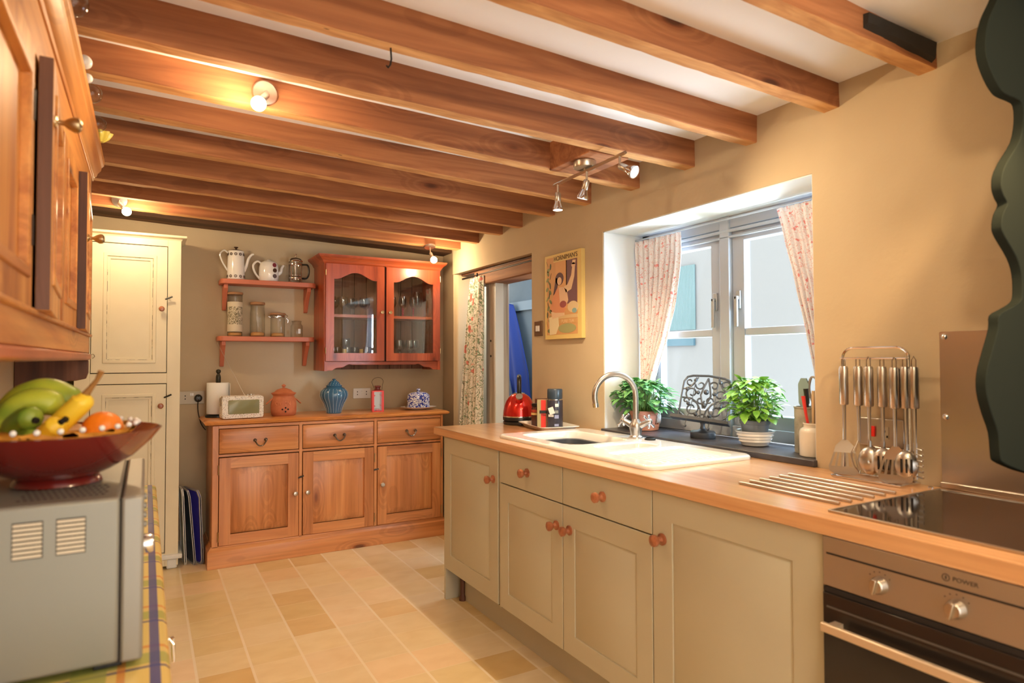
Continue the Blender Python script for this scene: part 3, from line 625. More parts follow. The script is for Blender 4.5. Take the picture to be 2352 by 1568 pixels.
m_lab=base('cream_label',(.66,.60,.46,1),.8); g=G(m_lab); nn=g.noise(g.vec((60,60,60),False),1,3,1.5); zc=g.n('SeparateXYZ'); g.l(g.tc.outputs['Object'],zc.inputs[0])
g.col(g.mix(g.math('MULTIPLY',g.math('LESS_THAN',g.math('ABSOLUTE',g.math('SUBTRACT',nn,.5)),.05),g.math('MULTIPLY',g.math('GREATER_THAN',zc.outputs[2],.08),g.math('LESS_THAN',zc.outputs[2],.20))),(.66,.60,.46,1),(.16,.14,.08,1)))
MB().lathe([(.0474,.032),(.0478,.033),(.0478,.232),(.0474,.233)],(.520,4.70,ZS2),n=32,cap=False).build('label_band',m_lab,t)
t=jar('glass_jar',(.664,4.70),.049,.222,.016,'wide-lidded glass jar with a little food left in the bottom, second from the left',fill=.032,fmat=m_pasta,neck=.045)
t=jar('glass_jar',(.797,4.70),.048,.155,.012,'clip-top glass jar with a wooden lid and a wire catch',fill=.028,fmat=m_pasta)
MB().lathe([(.0485,.14),(.050,.14),(.050,.145),(.0485,.145)],(.797,4.70,ZS2),n=32,cap=False).tube([(.847,4.695,ZS2+.16),(.862,4.69,ZS2+.150),(.853,4.69,ZS2+.13),(.865,4.69,ZS2+.12),(.862,4.69,ZS2+.10)],.0025).tube([(.748,4.70,ZS2+.15),(.735,4.695,ZS2+.142),(.748,4.695,ZS2+.135)],.002).build('wire_clip',m_chrome,t)
t=jar('glass_jar',(.925,4.70),.041,.112,.004,'small round-shouldered glass jar at the right end of the lower shelf',neck=.031,lidmat=m_jar)
m_wlab=base('white_label',(.8,.8,.78,1),.7)
a=math.radians(-75); q=MB(); q.m=Matrix.Translation((.925+.0405*math.cos(a),4.70+.0405*math.sin(a),ZS2+.025))@Matrix.Rotation(a,4,'Z'); q.box(0,.0012,-.009,.009,0,.034); q.build('label_band',m_wlab,t)
# ================================================================ THINGS ON THE SIDEBOARD
ZT=.9055
t=thing('kitchen_roll',(.412,4.62,ZT),'white kitchen roll on a black upright holder','kitchen roll')
MB().lathe([(.066,.022),(.0675,.024),(.0675,.222),(.066,.224),(.02,.224)],(.412,4.62,ZT),n=40).add([(.412+.066,4.61,ZT+.03),(.412+.070,4.565,ZT+.025),(.412+.070,4.565,ZT+.222),(.412+.066,4.61,ZT+.222)],[(0,1,2,3)]).build('paper_roll',m_paper,t)
MB().lathe([(.075,0),(.075,.012),(.06,.018),(.012,.02)],(.412,4.62,ZT),n=32).build('base',m_black,t)
MB().lathe([(.014,.015),(.014,.225),(.0155,.227),(.0155,.262),(.012,.275),(.0075,.282),(.014,.292),(.0155,.300),(.012,.309),(.001,.313)],(.414,4.62,ZT),n=20).build('post',base('dark_bronze',(.035,.032,.022,1),.35,.5),t)
# radio
t=thing('radio',(.55,4.44,ZT),'speckled retro style radio with a wide grey-green screen and raised aerial','radio')
rd=MB(); rd.at((.535,4.425,ZT),rz=.08)
ro=[(x,z) for x,z in ((-.125,.004),(.125,.004),(.125,.142),(-.125,.142))]
def rrect(w,h,r,cx=0,cz=0,n=5):
    out=[]
    for sx,sz,a0 in ((1,-1,-PI/2),(1,1,0),(-1,1,PI/2),(-1,-1,PI)):
        for k in range(n+1):
            a=a0+PI/2*k/n; out.append((cx+sx*(w/2-r)+r*math.cos(a),cz+sz*(h/2-r)+r*math.sin(a)))
    return out
def ringat(pts,y): return [(x,y,z) for x,z in pts]
rd.loft([ringat(rrect(.244,.136,.014,0,.074),-.045),ringat(rrect(.25,.142,.016,0,.074),-.039),ringat(rrect(.25,.142,.016,0,.074),.045),ringat(rrect(.244,.136,.014,0,.074),.051)])
rd.build('case',m_speck,t)
q=MB().at((.535,4.425,ZT),rz=.08); q.loft([ringat(rrect(.186,.088,.006,.004,.076),-.0452),ringat(rrect(.182,.084,.005,.004,.076),-.047)]); q.build('screen',m_lcd,t)
q=MB().at((.535,4.425,ZT),rz=.08); q.lathe([(.006,.145),(.006,.153)],(.035,0,0),n=12).lathe([(.009,.145),(.009,.154)],(.055,0,0),n=14).lathe([(.006,.145),(.006,.151)],(.073,0,0),n=12); q.build('dials',m_nickel,t)
MB().tube([(.555,4.45,ZT+.144),(.400,4.56,ZT+.485)],[.0022,.0012],6).build('aerial',m_nickel,t)
q=MB().at((.535,4.425,ZT),rz=.08); q.tube([(-.118,-.02,.143),(-.131,-.02,.128),(-.1285,-.02,.10),(-.132,-.02,.085)],.006,6); q.build('leather_strap',base('tan_leather',(.30,.22,.14,1),.6),t)
# onion pot
c=(.808,4.52); t=thing('onion_pot',(c[0],c[1],ZT),'terracotta lidded onion storage pot with side handles and air holes','pot')
MB().lathe([(.072,0),(.078,.006),(.082,.03),(.083,.07),(.078,.105),(.070,.122),(.066,.132),(.074,.140),(.078,.146),(.06,.146)],(c[0],c[1],ZT),n=40).build('body',m_terra,t)
MB().lathe([(.080,.1465),(.081,.150),(.060,.158),(.045,.172),(.02,.181),(.008,.184),(.007,.190),(.014,.196),(.013,.203),(.001,.210)],(c[0],c[1],ZT),n=36).build('lid',m_terra,t)
for s in (-1,1):
    MB().loft([[(c[0]+s*x,c[1]+w,ZT+z) for w in (-.016,.016)]+[(c[0]+s*x,c[1]+w,ZT+z-.008) for w in (.016,-.016)] for x,z in ((.070,.118),(.085,.108),(.102,.090),(.112,.082))]).build('handle',m_terra,t,bevel=.003)
for dx_,dz in ((-.012,.045),(.008,.055),(.024,.045),(.008,.030)):
    a=math.radians(-97)+dx_/.083*1.0; q=MB(); q.m=Matrix.Translation((c[0]+.0825*math.cos(a),c[1]+.0825*math.sin(a),ZT+dz))@Matrix.Rotation(a,4,'Z')@Matrix.Rotation(PI/2,4,'Y'); q.lathe([(.0058,-.003),(.0058,.0014)],n=14); q.build('air_hole',m_gap,t)
for k,chh in enumerate('ONION'):
    a=math.radians(-103)+(k-2)*.235; p=Vector((c[0]+.0822*math.cos(a),c[1]+.0822*math.sin(a),ZT+.083))
    text('raised_lettering',chh,.030,p,basis((-math.sin(a),math.cos(a),0),(0,0,1)),base('terracotta_relief',(.70,.27,.13,1),.6) if 'terracotta_relief' not in D.materials else D.materials['terracotta_relief'],t,.003,(.85,1.2))
# blue jar
c=(1.145,4.52); t=thing('ginger_jar',(c[0],c[1],ZT),'blue glazed lidded jar with rows of white dots','jar')
pr=[(.050,0),(.052,.004),(.056,.03),(.072,.07),(.092,.105),(.097,.128),(.092,.152),(.074,.172),(.054,.182),(.050,.187)]
MB().lathe(pr,(c[0],c[1],ZT),n=44).build('body',m_bluejar,t)
MB().lathe([(.055,.186),(.056,.190),(.046,.198),(.034,.215),(.018,.227),(.011,.230),(.013,.238),(.001,.240)],(c[0],c[1],ZT),n=32).build('lid',m_bluejar,t)
dots=MB()
def pat(z):
    for (r0,z0),(r1,z1) in zip(pr,pr[1:]):
        if z0<=z<=z1: return r0+(r1-r0)*(z-z0)/(z1-z0)
for k in range(20):
    a=2*PI*k/20
    for j in range(22):
        z=.008+j*.0076; r=pat(z)+.0004; dots.ball((c[0]+r*math.cos(a),c[1]+r*math.sin(a),ZT+z),.0019,5)
for j,(r,z) in enumerate(((.048,.197),(.040,.207),(.031,.217),(.021,.226))):
    for k in range(16-j*3): a=2*PI*k/(16-j*3)+j; dots.ball((c[0]+r*math.cos(a),c[1]+r*math.sin(a),ZT+z),.0018,5)
dots.build('white_dots',m_dot,t)
# red lantern
c=(1.452,4.50); t=thing('lantern',(c[0],c[1],ZT),'small red metal candle lantern with a thin wire handle','lantern'); rz=.22; hw=.040
def L_(): return MB().at((c[0],c[1],ZT),rz=-rz)
q=L_().box(-hw,hw,-hw,hw,0,.006).box(-hw,hw,-hw,hw,.142,.150)
for sx in (-1,1):
    for s2 in (-1,1): q.box(sx*hw-(.013 if sx>0 else 0),sx*hw+(.013 if sx<0 else 0),s2*hw-(.0015),s2*hw+.0015,0,.146).box(sx*hw-.0015,sx*hw+.0015,s2*hw-(.013 if s2>0 else 0),s2*hw+(.013 if s2<0 else 0),0,.146)
    for z in (.038,.112):
        for s2 in (-1,1): q.box(sx*hw-sx*.020,sx*hw-sx*.010,s2*hw-.0015,s2*hw+.0015,z,z+.006)
q.build('frame',m_redpaint,t)
L_().rects('z',[(.150,-.034,.034,-.034,.034),(.158,-.018,.018,-.018,.018)]).lathe([(.017,.156),(.017,.172),(.024,.176),(.022,.183),(.001,.186)],n=20).build('chimney',base('dark_red_paint',(.16,.02,.015,1),.4),t)
q=L_()
for s in (-1,1): q.box(-.034,.034,s*(hw-.003)-.0006,s*(hw-.003)+.0006,.006,.142)
q.build('glass_pane',m_jar,t)
L_().tube(curve([(-.020,0,.157),(-.034,0,.19),(-.040,0,.215),(-.022,0,.237),(.005,0,.243),(.028,0,.236),(.040,0,.215),(.034,0,.19),(.032,0,.157)],5),.0014,6).build('wire_handle',m_iron,t)
L_().lathe([(.016,.006),(.016,.016)],n=16).build('candle_cup',m_redpaint,t)
# butter / cheese dome
c=(1.765,4.50); t=thing('plate',(c[0],c[1],ZT),'small white plate under the blue speckled dome','plate')
MB().lathe([(.060,0),(.066,.003),(.095,.010),(.134,.020),(.136,.022),(.096,.013),(.001,.010)],(c[0],c[1],ZT),n=44,sx=1,sy=.8).build('dish',m_ceram,t)
t=thing('cheese_dome',(c[0],c[1],ZT+.012),'blue and white speckled china dome sitting on a small plate','dome')
MB().lathe([(.083,.004),(.085,.006),(.086,.085),(.082,.100),(.066,.113),(.03,.121),(.008,.124)],(c[0],c[1],ZT+.010),n=40,sx=1,sy=.8).build('cover',m_calico,t)
MB().lathe([(.009,.122),(.009,.128),(.015,.135),(.014,.144),(.001,.148)],(c[0],c[1],ZT+.010),n=20).build('knob',m_calico,t)
# ================================================================ SOCKETS AND SWITCH
m_sockp=base('socket_cream',(.50,.44,.33,1),.4); m_sockw=base('socket_white',(.80,.80,.79,1),.35)
def socket(x0,x1,z0,z1,mat,label,plug=False):
    t=thing('wall_socket',((x0+x1)/2,YB,z0),label,'socket'); y=YB
    MB().box(x0,x1,y-.009,y,z0,z1).build('face_plate',mat,t,bevel=.003)
    w=x1-x0
    for k,f in ((0,.24),(1,.76)):
        cx=x0+w*f; zc=(z0+z1)/2
        for dx_,dz in ((0,.012),(-.011,-.008),(.011,-.008)): MB().box(cx-.003,cx+.003,y-.0095,y-.0085,zc+dz-.004,zc+dz+.004).build('pin_slot',m_gap,t)
        MB().box(x0+w*(.43 if k==0 else .50),x0+w*(.49 if k==0 else .57),y-.0125,y-.008,zc+.012,zc+.03).build('rocker',m_sockw,t,bevel=.001)
    return t
socket(.192,.343,.985,1.072,m_sockp,'double wall socket with a cream plate left of the sideboard')
m_flex=base('black_rubber',(.012,.012,.012,1),.5)
t=thing('plug',(.305,4.76,1.02),'black plug in the left socket with a cable looping down behind the sideboard','plug')
MB().lathe([(.024,0),(.025,-.012),(.022,-.028),(.015,-.036),(.001,-.038)],(.305,YB-.0091,1.024),'y',24,sx=1,sy=1.05).build('plug_body',m_black,t)
MB().tube(curve([(.305,YB-.03,1.005),(.303,YB-.028,.98),(.306,YB-.02,.93),(.322,YB-.014,.86),(.340,YB-.014,.825),(.352,YB-.012,.81)],8),.003,8).build('cable',m_flex,t)
socket(1.352,1.485,.985,1.062,m_sockw,'white double wall socket behind the red lantern')
t=thing('light_switch',(XW,3.18,1.412),'brown light switch plate with a white rocker beside the doorway','switch')
MB().box(XW-.008,XW,3.138,3.224,1.414,1.503).build('face_plate',base('bronze_plate',(.20,.12,.07,1),.35,.4),t,bevel=.003)
MB().box(XW-.014,XW-.008,3.164,3.180,1.441,1.474).box(XW-.014,XW-.008,3.183,3.200,1.441,1.474).build('rocker',m_sockw,t,bevel=.001)
t=thing('cooker_socket',(XW,1.17,1.0),'steel cooker control socket plate with a red switch behind the utensil rack','socket')
MB().box(XW-.010,XW,1.10,1.245,1.005,1.093).build('face_plate',m_steel,t,bevel=.003)
MB().box(XW-.016,XW-.010,1.187,1.203,1.035,1.068).build('red_rocker',base('red_plastic',(.8,.02,.015,1),.35,Emission_Strength=0),t,bevel=.001)
MB().box(XW-.012,XW-.010,1.145,1.168,1.03,1.068).build('socket_insert',m_sockp,t)
for dy_,dz in ((0,.006),(-.007,-.010),(.007,-.010)): MB().box(XW-.0130,XW-.0118,1.1565+dy_-.002,1.1565+dy_+.002,1.049+dz-.004,1.049+dz+.003).build('pin_slot',m_gap,t)
# ================================================================ TALL CREAM CUPBOARD
YK=4.49
t=cup=thing('tall_cupboard',(-.085,4.63,0),'tall cream painted cupboard with two panelled doors against the back wall','cupboard')
MB().box(-.36,.182,YK+.004,YB-.001,.02,2.03).build('carcass',m_cream,t,bevel=.003)
MB().rects('z',[(2.015,-.362,.184,YK-.002,YB),(2.03,-.37,.192,YK-.012,YB),(2.036,-.395,.215,YK-.035,YB),(2.05,-.395,.215,YK-.035,YB)]).build('cornice',m_cream,t,bevel=.002)
boxes('frame_board',[(-.362,-.285,YK-.010,YK+.004,.02,2.02),(.112,.184,YK-.010,YK+.004,.02,2.02),(-.285,.112,YK-.010,YK+.004,1.981,2.02),(-.285,.112,YK-.010,YK+.004,1.137,1.199),(-.285,.112,YK-.010,YK+.004,.02,.10)],m_cream,t,.0015)
MB().rects('z',[(.062,-.37,.200,YK-.026,YB),(.066,-.375,.206,YK-.032,YB),(.086,-.375,.206,YK-.032,YB),(.090,-.37,.200,YK-.026,YB)]).build('base_moulding',m_white,t,bevel=.004)
boxes('foot',[(.12,.180,YK-.012,YK+.03,0,.064),(-.36,-.30,YK-.012,YK+.03,0,.064)],m_white,t,.01)
for i,(z0,z1) in enumerate(((1.201,1.979),(.104,1.135))):
    boxes('door_gap_shade',[(-.284,.111,YK+.001,YK+.0045,z0-.001,z1+.001)],m_gap,t)  # dark sheet gives the shaded slit round each door
    x0,x1=-.2815,.1085; z0+=.003; z1-=.003; fw=.068
    d=MB().ring('y',YK-.012,YK+.003,(x0,x1,z0,z1),(x0+fw,x1-fw,z0+fw,z1-fw)).build('door',m_cream,t,bevel=.0015)
    a,b,c,e=x0+fw,x1-fw,z0+fw,z1-fw
    MB().box(a,b,YK-.002,YK+.002,c,e).build('door_panel',m_cream,d)
    MB().ring('y',YK-.016,YK-.002,(a-.012,b+.012,c-.012,e+.012),(a+.008,b-.008,c+.008,e-.008)).build('panel_moulding',m_cream,d,bevel=.004)
    MB().ring('y',YK-.0085,YK-.002,(a+.008,b-.008,c+.008,e-.008),(a+.024,b-.024,c+.024,e-.024)).build('inner_moulding',m_cream,d,bevel=.002)
    MB().ring('y',YK-.0090,YK-.002,(a+.0085,b-.0085,c+.0085,e-.0085),(a+.0105,b-.0105,c+.0105,e-.0105)).build('worn_edge',m_creamd,d)
    kz=(1.592,1.0)[i]; kx=.080
    MB().lathe([(.006,0),(.006,-.012),(.014,-.018),(.016,-.026),(.010,-.033),(.001,-.034)],(kx,YK-.012,kz),'y',20).build('knob',m_knob,d)
    lz=(1.66,1.058)[i]
    MB().cyl((.098,YK-.028,lz-.008),(.138,YK-.034,lz+.010),.005,n=8).cyl((.118,YK-.005,lz),(.118,YK-.030,lz+.001),.004,n=8).build('catch',m_black,t)
MB().tube(curve([(-.282,YK-.013,1.31),(-.268,YK-.02,1.315),(-.262,YK-.022,1.30),(-.272,YK-.02,1.29)],5),.0022).build('wire_hook',m_chrome,t)
# ================================================================ TRAYS BETWEEN CUPBOARD AND SIDEBOARD
def tray_up(x0,lean,mat,rim,label,h=.47,y0=4.47,y1=4.70,th=.012):
    t=thing('serving_tray',(x0,(y0+y1)/2,0),label,'tray','trays standing on edge beside the sideboard')
    def pt(s,zz,y=None): return x0+lean*zz+s-(0 if y is None else (y-y0)*(.08 if mat is m_white else (.2 if mat is m_navy else .38)))
    pts=[(y0+.02,0),(y1-.02,0),(y1,.02),(y1,h-.03),(y1-.03,h),(y0+.03,h-.004),(y0,h-.04),(y0,.02)]
    MB().loft([[(pt(-th*.2,z,y),y,z) for y,z in pts],[(pt(th*.25,z,y),y,z) for y,z in pts]]).build('tray_base',mat,t)
    L=[]
    inn=[(y0+(y1-y0)*(.5+.93*((y-y0)/(y1-y0)-.5)),h*(.5+.96*(z/h-.5))) for y,z in pts]
    rings=[[(pt(-th*.5,z,y),y,z) for y,z in pts],[(pt(-th*.5,z,y),y,z) for y,z in inn],[(pt(th*.5,z,y),y,z) for y,z in inn],[(pt(th*.5,z,y),y,z) for y,z in pts]]
    MB().loft(rings+[rings[0]],False).build('rim',rim,t)
m_navy=base('navy_tray',(.015,.035,.08,1),.3); m_violet=base('violet_tray',(.07,.06,.62,1),.35); m_greyrim=base('grey_tray_rim',(.42,.42,.46,1),.4)
tray_up(.228,-.045,m_white,m_white,'white tray standing on its edge, nearest to the cream cupboard',h=.475,y0=4.50,y1=4.66)
tray_up(.280,-.085,m_navy,m_greyrim,'dark navy tray with a grey rim standing on edge between two other trays',h=.47)
tray_up(.322,-.045,m_violet,m_greyrim,'violet blue tray with a pale rim standing on edge next to the sideboard',h=.465)
# bag glimpsed right of the sideboard
t=thing('bag',(1.93,4.42,.2),'dark grey bag with a red top edge hanging beside the right end of the sideboard','bag')
MB().loft([[(1.955+a*w,4.38+b*w,z) for a,b in ((-1,-1),(1,-1),(1,1),(-1,1))] for z,w in ((.26,.008),(.30,.022),(.40,.026),(.46,.012),(.50,.004))]).build('bag_body',m_greycoat,t,bevel=.005)
MB().ring('z',.44,.47,(1.940,1.970,4.365,4.395),(1.944,1.966,4.369,4.391)).build('red_edge',m_redpaint,t)
# ================================================================ SAGE BASE UNITS
XD=1.396
def sage_door(par,name,y0,y1,z0,z1,fw=.075,panel=True,knob=None):
    y0+=.0015; y1-=.0015; z0+=.0015; z1-=.0015
    if not panel: d=MB().box(XD,XD+.02,y0,y1,z0,z1).build(name,m_sage,par,bevel=.0018)
    else:
        d=MB().ring('x',XD,XD+.02,(y0,y1,z0,z1),(y0+fw,y1-fw,z0+fw,z1-fw)).build(name,m_sage,par,bevel=.0018)
        a,b,c,e=y0+fw,y1-fw,z0+fw,z1-fw
        MB().rects('x',[(XD+.018,a,b,c,e),(XD+.0042,a,b,c,e),(XD+.0040,a+.006,b-.006,c+.006,e-.006),(XD+.0018,a+.010,b-.010,c+.010,e-.010)]).build('door_panel',m_sage,d)
    if knob:
        MB().lathe([(.0185,0),(.0185,-.005),(.010,-.008),(.008,-.018),(.014,-.024),(.0185,-.031),(.018,-.040),(.010,-.045),(.001,-.046)],(XD,knob[0],knob[1]),'x',24).build('knob',m_knob,d)
    return d
def unit(y0,y1,label,name='base_cabinet'):
    t=thing(name,(1.7,(y0+y1)/2,.15),label,'cabinet','sage green base cabinets under the worktop'); MB().box(XD+.022,1.99,y0+.001,y1-.001,.155,.8675).build('carcass',m_sagegap,t); return t
u1=unit(2.578,3.19,'sage base cabinet with a single tall door at the doorway end of the worktop')
sage_door(u1,'door',2.5785,3.185,.168,.866,.082,True,(2.622,.728))
MB().box(1.40,1.99,3.172,3.192,.0,.866).build('end_panel',m_sage,u1,bevel=.0015)
MB().box(1.405,1.42,2.562,2.578,.158,.866).build('filler_strip',m_sage,u1)
u2=unit(2.058,2.561,'sage base cabinet with drawer over door, next to the doorway end cabinet')
sage_door(u2,'drawer',2.058,2.561,.724,.866,0,False,(2.318,.803)); sage_door(u2,'door',2.058,2.561,.168,.722,.075,True,(2.098,.634))
u3=unit(1.555,2.056,'sage base cabinet with drawer over door below the sink drainer')
sage_door(u3,'drawer',1.555,2.056,.724,.866,0,False,(1.806,.798)); sage_door(u3,'door',1.555,2.056,.168,.722,.075,True,(2.010,.634))
u4=unit(.960,1.553,'wide sage base cabinet with one full height door beside the oven')
sage_door(u4,'door',.962,1.553,.120,.866,.085,True,(1.508,.722))
t=tag(MB().box(1.485,1.50,.95,3.12,.0,.152).build('plinth',m_sage,bevel=.001),'sage plinth board running along the floor below the base cabinets','plinth')
for y in (2.60,1.98,1.45):
    q=thing('plinth_roundel',(1.484,y,.13),('round metal vent on the plinth edge below the '+('end cabinet door','sink cabinets','wide cabinet door')[(2.60,1.98,1.45).index(y)]),'vent')
    MB().lathe([(.020,0),(.020,-.003),(.016,-.004),(.016,-.002),(.008,-.002),(.008,-.004),(.001,-.004)],(1.485,y,.128),'x',24).build('ring',m_steel,q)
t=thing('cabinet_leg',(1.47,3.10,0),'dark adjustable leg visible under the end cabinet','leg')
MB().lathe([(.018,0),(.018,.02),(.012,.03),(.012,.155)],(1.475,3.12,0),n=16).build('leg_post',m_darkw,t)
# ================================================================ WORKTOP
wt=thing('worktop',(1.69,1.7,.868),'long wood-effect worktop under the window','worktop')
SX0,SX1,SY0,SY1=1.50,1.93,1.68,2.665
mb=MB()
def wtop_profile(y): return [(1.99,y,.868),(1.99,y,.908),(1.395,y,.908),(1.3865,y,.9035),(1.384,y,.896),(1.384,y,.880),(1.3865,y,.872),(1.393,y,.868)]
# one body with a sink opening: ring in plan plus end pieces
outer=[(1.384,-.30),(1.384,3.303),(1.998,3.303),(1.998,-.30)]; inner=[(SX0,SY0),(SX0,SY1),(SX1,SY1),(SX1,SY0)]
rg=[[(x,y,.868) for x,y in outer],[(x,y,.868) for x,y in inner],[(x,y,.908) for x,y in inner],[(x,y,.908) for x,y in outer]]
MB().loft(rg+[rg[0]],False).build('worktop_slab',m_work,wt,bevel=.004)
# ================================================================ SINK
sk=thing('sink',(1.71,2.16,.908),'white ceramic sink with a main bowl, half bowl and ridged drainer set in the worktop','sink')
def rr2(x0,x1,y0,y1,r,n=6):
    out=[]
    for cx_,cy_,a0 in ((x1-r,y1-r,0),(x0+r,y1-r,PI/2),(x0+r,y0+r,PI),(x1-r,y0+r,1.5*PI)):
        for k in range(n+1):
            a=a0+PI/2*k/n; out.append((cx_+r*math.cos(a),cy_+r*math.sin(a)))
    return out
def zr(p,z): return [(x,y,z) for x,y in p]
import bmesh
def plate_with_holes(outer,holes,z):
    bm=bmesh.new(); loops=[]
    for pp in [outer]+holes:
        vs=[bm.verts.new((x,y,z)) for x,y in pp]; loops.append(vs)
        for i in range(len(vs)): bm.edges.new((vs[i],vs[(i+1)%len(vs)]))
    bmesh.ops.triangle_fill(bm,use_beauty=True,use_dissolve=False,edges=bm.edges[:])
    return bm
SZ=.924
o1=rr2(1.462,1.968,1.633,2.700,.055); b1=rr2(1.530,1.862,2.185,2.635,.07); b2=rr2(1.575,1.862,1.995,2.135,.05); dr=rr2(1.520,1.905,1.665,1.950,.03)
bm=plate_with_holes(o1,[b1,b2,dr],SZ)
mb=MB(); mb.v=[v.co.copy() for v in bm.verts]; bm.verts.index_update(); mb.f=[tuple(v.index for v in f.verts) for f in bm.faces]; bm.free()
def shr(p,k,c=None):
    cx_=sum(x for x,y in p)/len(p); cy_=sum(y for x,y in p)/len(p); return [(cx_+(x-cx_)*k,cy_+(y-cy_)*k) for x,y in p]
def grow(p,d):
    cx_=sum(x for x,y in p)/len(p); cy_=sum(y for x,y in p)/len(p)
    return [(x+d*(1 if x>cx_ else -1),y+d*(1 if y>cy_ else -1)) for x,y in p]
mb.loft([zr(o1,SZ),zr(grow(o1,.004),SZ-.002),zr(grow(o1,.007),SZ-.007),zr(grow(o1,.007),.9085)],False)
mb.loft([zr(dr,SZ),zr(grow(dr,-.004),SZ-.004),zr(grow(dr,-.006),SZ-.008)],False)
mb.f.append(tuple(range(len(mb.v)-len(dr),len(mb.v))))
mb.loft([zr(b2,SZ),zr(grow(b2,-.006),SZ-.005),zr(grow(b2,-.012),SZ-.03),zr(grow(b2,-.02),SZ-.075),zr(grow(b2,-.04),SZ-.085)],False); mb.f.append(tuple(range(len(mb.v)-len(b2),len(mb.v))))
rim=mb.build('sink_top',m_sink,sk,ang=35,bevel=0)
m_bowlin=base('dark_inner_bowl_grey',(.06,.07,.09,1),.3)
MB().loft([zr(b1,SZ),zr(grow(b1,-.006),SZ-.005),zr(grow(b1,-.012),SZ-.03),zr(grow(b1,-.022),SZ-.15),zr(grow(b1,-.05),SZ-.175)],False).build('main_bowl',m_sink,sk)
MB().loft([zr(b1,SZ-.174)[::1],zr(b1,SZ-.178)]).build('bowl_floor',m_sink,sk)
for k in range(13):
    x=1.545+k*.0275; MB().loft([[(x-.006,y,SZ-.0085),(x+.006,y,SZ-.0085),(x+.003,y,SZ-.0085+h),(x-.003,y,SZ-.0085+h)] for y,h in ((1.685,.0015),(1.70,.0055),(1.915,.0055),(1.935,.0015))]).build('drainer_ridge',m_sink,sk,bevel=.0012)
t=thing('dark_inner_bowl',(1.70,2.41,.76),'dark grey bowl shell sitting inside the main sink bowl','bowl')  # dark shell set inside the white main bowl
wb=rr2(1.553,1.840,2.21,2.61,.06)
MB().loft([zr(grow(wb,-.03),.752),zr(grow(wb,-.008),.765),zr(grow(wb,-.003),.885),zr(grow(wb,.003),.888),zr(grow(wb,.003),.891),zr(grow(wb,-.006),.888),zr(grow(wb,-.012),.77),zr(grow(wb,-.03),.757)]).build('bowl_shell',m_bowlin,t)
t=tag(MB().lathe([(.024,0),(.024,.006),(.018,.009),(.018,.004),(.001,.004)],(1.928,2.155,SZ),n=24).build('waste_plug',m_iron),'small black waste plug lying on the sink behind the tap','plug')
# tap
tp=thing('mixer_tap',(1.925,2.245,SZ),'brushed steel swan neck mixer tap with cross handles on the sink','tap')
bx,by=1.925,2.245
MB().lathe([(.030,0),(.030,.006),(.024,.012),(.026,.03),(.030,.045),(.028,.06),(.020,.075),(.015,.085)],(bx,by,SZ),n=28).build('tap_body',m_steel,tp)
dirx,diry=-.95,.30; R_=.098; pts=[(bx,by,SZ+.07),(bx,by,SZ+.12),(bx,by,SZ+.185)]
for k in range(1,15):
    a=PI*k/14*1.03; s_=R_*(1-math.cos(a)); pts.append((bx+dirx*s_,by+diry*s_,SZ+.190+R_*math.sin(a)))
e=pts[-1]; pts.append((e[0]+.004,e[1],e[2]-.022))
MB().tube(pts,.0125,14).build('spout',m_steel,tp)
e2=pts[-1]; MB().cyl(e2,(e2[0]+.002,e2[1],e2[2]-.018),.0135,.0135,16).build('aerator',m_chrome,tp)
for s in (-1,1):
    dv=Vector((.40*s if s>0 else -.35,-.86*s,.46)).normalized(); b0=Vector((bx,by,SZ+.045)); e0=b0+dv*.070
    MB().tube([b0+dv*.015,b0+dv*.050,e0],[.015,.013,.011],14).build('valve_stem',m_steel,tp)
    hd=MB(); hd.ball(e0+dv*.004,.013)
    q=dv.to_track_quat('Z','Y').to_matrix()
    for k in range(4):
        a=PI/4+k*PI/2; w_=q@Vector((math.cos(a),math.sin(a),0)); hd.tube([e0+w_*.005,e0+w_*.026,e0+w_*.036],[.0045,.005,.0065],10); hd.ball(e0+w_*.036,.0065,8)
    hd.build('cross_handle',m_chrome,tp)
# ================================================================ KETTLE
kc=(1.862,3.180); ZW=.9085
t=thing('kettle',(kc[0],kc[1],ZW),'red metallic dome kettle with a black handle on the far end of the worktop','kettle')
MB().lathe([(.088,0),(.092,.004),(.092,.016),(.086,.020)],(kc[0],kc[1],ZW),n=40).build('power_base',m_black,t)
MB().lathe([(.088,.020),(.093,.024),(.094,.040),(.0925,.044)],(kc[0],kc[1],ZW),n=40).build('base_band',m_black,t)
MB().lathe([(.0935,.043),(.0945,.046),(.0935,.049)],(kc[0],kc[1],ZW),n=40,cap=False).build('trim_ring',m_chrome,t)
MB().lathe([(.0925,.048),(.091,.075),(.085,.105),(.075,.132),(.060,.155),(.040,.170),(.03,.174)],(kc[0],kc[1],ZW),n=48).build('body',m_kettle,t)
MB().lathe([(.034,.171),(.030,.178),(.012,.182),(.001,.183)],(kc[0],kc[1],ZW),n=32).build('lid',m_chrome,t)
kd=Vector((-.50,-.866,0)); kk=Vector((kc[0],kc[1],ZW))
MB().tube([kk+kd*.045+Vector((0,0,.125)),kk+kd*.085+Vector((0,0,.150)),kk+kd*.100+Vector((0,0,.160))],[.026,.020,.0185],20).build('spout',m_kettle,t)
MB().tube([kk+kd*.098+Vector((0,0,.158)),kk+kd*.106+Vector((0,0,.165))],[.0195,.0195],20).build('spout_rim',m_chrome,t)
MB().tube(curve([kk+kd*.060+Vector((0,0,.168)),kk+kd*.062+Vector((0,0,.22)),kk+kd*.045+Vector((0,0,.256)),kk+kd*.0+Vector((0,0,.272)),kk-kd*.055+Vector((0,0,.258)),kk-kd*.088+Vector((0,0,.20)),kk-kd*.085+Vector((0,0,.13)),kk-kd*.080+Vector((0,0,.10))],5),.0125,12).build('handle',m_black,t)
